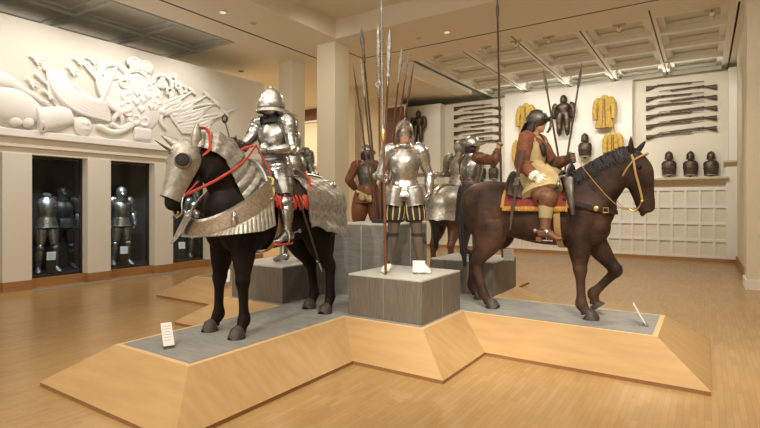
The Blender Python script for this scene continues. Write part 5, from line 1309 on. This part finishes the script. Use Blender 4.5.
for (u, v, a) in ((35, 60, .5), (31, 83, .7), (78, 62, .4), (71, 71, .6), (91, 61, .3), (52, 92, .7), (66, 99, .5)):
    q = MB(); r_ = Matrix.Rotation(-a, 3, 'X'); c = Q(u, v, .08)
    q.ell(c, (.04, .14, .028), 14, 10, rot=r_).ell(c+r_ @ V((.03, .04, .045)), (.03, .08, .018), 12, 8, rot=r_ @ Matrix.Rotation(.5, 3, 'X')).ell(c+r_ @ V((.03, .04, -.045)), (.03, .08, .018), 12, 8, rot=r_ @ Matrix.Rotation(-.5, 3, 'X')).ell(c, (.05, .025, .06), 10, 8, rot=r_)
    rp('finial', q, .011, 1)
rp('finial', MB().ell(Q(45, 69, .08), .06, 12, 8), .015)
# tall oval shield, hollow front
def oval(nm, u, v, ry, rz, tilt, w=.07, dep=.10):
    c = Q(u, v, dep); q = MB(); n_ = 36; R_ = Matrix.Rotation(tilt, 3, 'X')
    q.tube([c+R_ @ V((0, ry*math.cos(a), rz*math.sin(a))) for a in [2*PI*k/n_ for k in range(n_+1)]], [(w, w*.9)]*(n_+1), 12, cap=False)
    q.ell(c-V((dep*.8, 0, 0)), (.05, ry, rz), 24, 12, rot=R_); rp(nm, q, .018, 2)
oval('oval_shield', 116, 88, .36, .50, .35)
q = MB().grid(lambda u, v: Q(96+16*v+4*u, 104-34*v**.9-4*math.sin(PI*u)+8*u*(1-v), .04+.16*math.sin(PI*(u*.7+.1))), 12, 16, thick=.05); rp('curled_cartouche', q, .02)
for (u, v, s_) in ((113, 72, 1), (136, 78, 1), (161, 81, .9)):
    c = Q(u, v, .12); q = MB(); n_ = 16
    q.tube([c+V((0, .26*s_*math.cos(a), .20*s_*math.sin(a)-.05)) for a in [PI*k/n_ for k in range(-2, n_+3)]], [(.055, .06)]*(n_+5), 10); rp('scroll_arch', q, .016, 2)
    q = MB().ell(Q(u, v+3, .06), (.09, .10, .13), 14, 10).ell(Q(u, v-1, .10), (.07, .07, .07), 12, 8).ell(Q(u-3, v+4, .08), (.06, .06, .09), 12, 8).ell(Q(u+3.5, v+4, .08), (.06, .06, .09), 12, 8); rp('small_bust', q, .015, 1)
q = MB().tube([Q(128, 66, .10), Q(138, 69, .14), Q(150, 72, .10)], [.06, .075, .06], 12, n=3)
for k in range(6): q.ell(Q(127+4.4*k, 62+1.1*k+(k % 2)*1.5, .14), (.07, .06, .085), 12, 8)
q.tube([Q(127, 63, .1), Q(131, 58, .16), Q(139, 62, .16), Q(147, 63, .16), Q(151, 69, .1)], [.04]*5, 10, n=4); rp('crown', q, .016, 1)
def curl(u, v, r, turns, sgn=1, w=.045, ph0=0):
    c = Q(u, v, .08); n_ = int(16*turns)
    return MB().tube([c+V((.05*math.sin(k/n_*PI), sgn*r*(1-.75*k/n_)*math.cos(ph0+2*PI*turns*k/n_), r*(1-.75*k/n_)*math.sin(ph0+2*PI*turns*k/n_))) for k in range(n_+1)], [w*(1-.4*k/n_) for k in range(n_+1)], 10)
rp('escutcheon', MB().ell(Q(141, 101, .0), (.16, .52, .68), 30, 18), .02, 2)
r4 = random.Random(11)
for (u, v, r, s_) in ((127, 97, .13, 1), (156, 99, .12, -1), (127, 107, .13, -1), (143, 121, .13, 1), (134, 119, .13, 1), (123, 83, .12, -1), (147, 87, .1, -1), (128, 112, .1, 1), (152, 105, .12, 1), (168, 92, .13, 1), (176, 86, .11, -1), (120, 108, .12, -1), (172, 79, .12, 1), (182, 90, .12, -1)):
    rp('scroll', curl(u, v, r, 1.3, s_, .045, r4.uniform(0, 6)), .014, 1)
for (u, v) in ((135, 94), (146, 97), (139, 110), (141, 101), (149, 107), (134, 103)):
    q = MB(); c = Q(u, v, .17)
    q.ell(c, (.05, .03, .09), 10, 8).ell(c+V((0, -.05, .01)), (.04, .028, .06), 10, 8, rot=Matrix.Rotation(.5, 3, 'X')).ell(c+V((0, .05, .01)), (.04, .028, .06), 10, 8, rot=Matrix.Rotation(-.5, 3, 'X')); rp('lily_flower', q, .013, 1)
# right-hand fan of flags and spears
for pts in ([(164, 112), (192, 103), (206, 95)], [(172, 116), (196, 106), (214, 104)], [(160, 116), (180, 108), (192, 104)], [(176, 122), (206, 116), (224, 113)], [(160, 110), (178, 100), (190, 92)], [(196, 124), (214, 118), (236, 108)]):
    rp('spear', cyl([(*p, .10) for p in pts], [.035, .03, .02], 1, 3, 10), .014, 1)
for (u, v) in ((206, 95), (215, 103), (224, 113), (191, 91)): rp('spear_head', MB().ell(Q(u, v, .10), (.03, .15, .05), 12, 8, rot=Matrix.Rotation(-.55, 3, 'X')), .013, 1)
for k, (u0, v0, u1, v1) in enumerate(((166, 112, 200, 98), (170, 118, 212, 106), (176, 126, 220, 116), (160, 104, 186, 94))):
    q = MB()
    for j in range(5):
        q.tube([Q(u0+j*1.2, v0+j*1.7, .05), Q((u0+u1)/2+j*1.5, (v0+v1)/2+j*2.2+1.2*math.sin(j*2), .13), Q(u1-j*2.4, v1+j*1.3, .03)], [(.02, .03), (.034, .05), (.015, .02)], 10, n=6)
    q.tube([Q(u0+1, v0+2, .0), Q((u0+u1)/2+2, (v0+v1)/2+3, .05), Q(u1-5, v1+3, .0)], [(.05, .03), (.13, .04), (.05, .03)], 10, n=6)
    rp('flag', q, .014, 1)
q = MB(); q.ell(Q(161, 112, .10), (.09, .08, .08), 14, 10).tube([Q(161, 112, .1), Q(160, 122, .08), Q(166, 130, .08)], [.05, .045, .03], 10, n=4); rp('bugle', q, .015, 1)
q = MB(); q.ell(Q(82, 126, .06), (.12, .17, .20), 16, 12).ell(Q(81, 123, .15), (.05, .05, .04), 8, 6).ell(Q(85, 124, .15), (.05, .05, .04), 8, 6).ell(Q(83, 129, .14), (.05, .09, .035), 10, 6); rp('mask', q, .016, 1)
q = MB()
for k in range(14): q.ell(Q(99+2.4*k, 127+6*math.sin(PI*k/13)-(k*.1), .08), (.08, .075, .06), 10, 8)
rp('garland', q, .016, 1)
q = MB()
for k in range(9): q.ell(Q(112+2.0*k, 125+3.5*math.sin(PI*k/8), .08), (.07, .07, .055), 10, 8)
rp('garland', q, .016, 1)
rp('knot', MB().ell(Q(118, 112, .10), (.08, .09, .12), 12, 8).tube([Q(118, 112, .1), Q(113, 118, .1), Q(112, 124, .06)], [.05, .05, .02], 10, n=3).tube([Q(118, 112, .1), Q(121, 120, .1), Q(120, 128, .06)], [.05, .05, .02], 10, n=3), .016, 1)
rp('pedestal', MB().box(-.02, .14, Q(133, 130).y, Q(150, 133).y, Q(140, 140).z, Q(140, 128).z), .03, 1)

# ---------------------------------------------------------------- ceiling fittings
def head_lamp(label, p, lit=False, group=None):
    t = thing('ceiling_spotlight', label, 'lamp', p, 0, group)
    MB().tube([(0, 0, 0), (0, 0, -.08)], [.012, .012], 8).build('stem', 'black', t, smooth=True)
    MB().box(-.13, .13, -.05, .05, -.02, 0).build('mounting_plate', 'tan', t)
    MB().tube([(0, -.06, -.13), (0, .0, -.10), (0, .10, -.12)], [.03, .05, .055], 14).build('lamp_housing', 'coffer', t, smooth=True)
    MB().ell((0, .105, -.12), (.05, .012, .05), 14, 8).build('lens', 'lamp' if lit else 'lamp_soft', t, smooth=True)
for k, (u, v) in enumerate(((438, 58), (486, 49), (516, 43), (549, 39), (619, 27), (712, 11))):
    p = atZ(u, v-2, ZC); head_lamp('unlit track spotlight under the front edge of the coffers, %s from the left' % ['first', 'second', 'third', 'fourth', 'fifth', 'sixth'][k], p, False, 'spotlights under the coffer edge')
for k, (u, lb) in enumerate(((527, 'left of the hanging armour'), (571, 'right above the hanging armour'), (617, 'above the right yellow coat'), (669, 'above the right muskets'))):
    p = atY(u, 84-(u-527)*.06, YB-.35); p.z = ZC; head_lamp('small glowing spotlight at the back wall, '+lb, p, True, 'spotlights at the back wall')
def disc(label, u, v, z, m='slot', r=.07):
    t = thing('ceiling_downlight', label, 'lamp', atZ(u, v, z-.002))
    MB().tube([(0, 0, -.012), (0, 0, 0)], [r*1.25, r*1.3], 20).build('trim_ring', 'wall_white' if m != 'slot' else 'coffer_grey', t, smooth=30)
    MB().tube([(0, 0, -.016), (0, 0, -.011)], [r*.9, r*.95], 20).build('lens', m, t, smooth=30)
disc('recessed downlight in the tan soffit above the relief', 223, 12, ZC, 'lamp_soft')
disc('small recessed downlight in the soffit right of the polearms', 447, 32, ZC, 'lamp_soft')
disc('dark recessed downlight in the soffit above the knight helmet', 241, 71, ZC)
disc('round soffit speaker right of the relief downlight', 253, 23, ZC, 'tan')
disc('pale round soffit disc right of the polearm tips', 418, 38, ZC, 'tan')
for (u, v, lb) in ((96, 31, 'dark downlight in the grey coffer above the relief centre'), (131, 20, 'dark downlight in the grey coffer near the tan soffit'), (11, 9, 'dark downlight in the grey coffer at the top left corner')): disc(lb, u, v, 5.80)

# ---------------------------------------------------------------- sub-parts: small pieces go under the part they sit on
SUBP = {'eye': 'body', 'hoof': 'body', 'eye_guard': 'head_plate', 'eye_opening': 'head_plate', 'brow_spike': 'head_plate', 'ear': 'head_plate', 'ear_sheath': 'head_plate',
        'boss': 'breast_plate', 'collar_rim': 'breast_band', 'fringe': 'saddle_cloth', 'buckle': 'breast_strap', 'stirrup': 'stirrup_leather', 'pistol_butt': 'pistol_holster',
        'printed_lines': 'card', 'lens': ('lamp_housing', 'trim_ring'), 'lock': 'stock', 'blade': 'shaft', 'socket': 'shaft', 'collar': 'shaft', 'scabbard_tip': 'scabbard',
        'eye_slit': 'helmet', 'face_guard_bar': 'helmet', 'cheek_piece': 'helmet', 'shoe_ribbon': 'shoe', 'pane': 'breeches', 'spur': ('boot', 'sabaton'), 'red_piping': 'sabaton',
        'visor_edge': 'helmet', 'comb': 'helmet', 'lower_border': 'breastplate', 'front_edge': 'coat_body', 'frame': 'board', 'cannon_ball': 'cannon', 'flanged_head': 'handle',
        'panel_seam': 'side_panel', 'edge_lipping': 'sloping_side', 'cross_bar': 'post', 'garter': 'hose', 'cuff': 'sleeve', 'armhole_edging': 'buff_coat', 'spine_ridge': 'rump_plate'}
def base_name(o): return o.name.rsplit('.', 1)[0] if o.name[-3:].isdigit() and '.' in o.name else o.name
def mid(o):
    b_ = [V(c) for c in o.bound_box]; return sum(b_, V())/8
for root in [o for o in C.objects if o.parent is None and o.get('category')]:
    kids = list(root.children)
    for k in kids:
        want = SUBP.get(base_name(k))
        if not want: continue
        want = (want,) if isinstance(want, str) else want
        c = [p for p in kids if base_name(p) in want and p is not k]
        if c: k.parent = min(c, key=lambda p: (mid(p)-mid(k)).length)
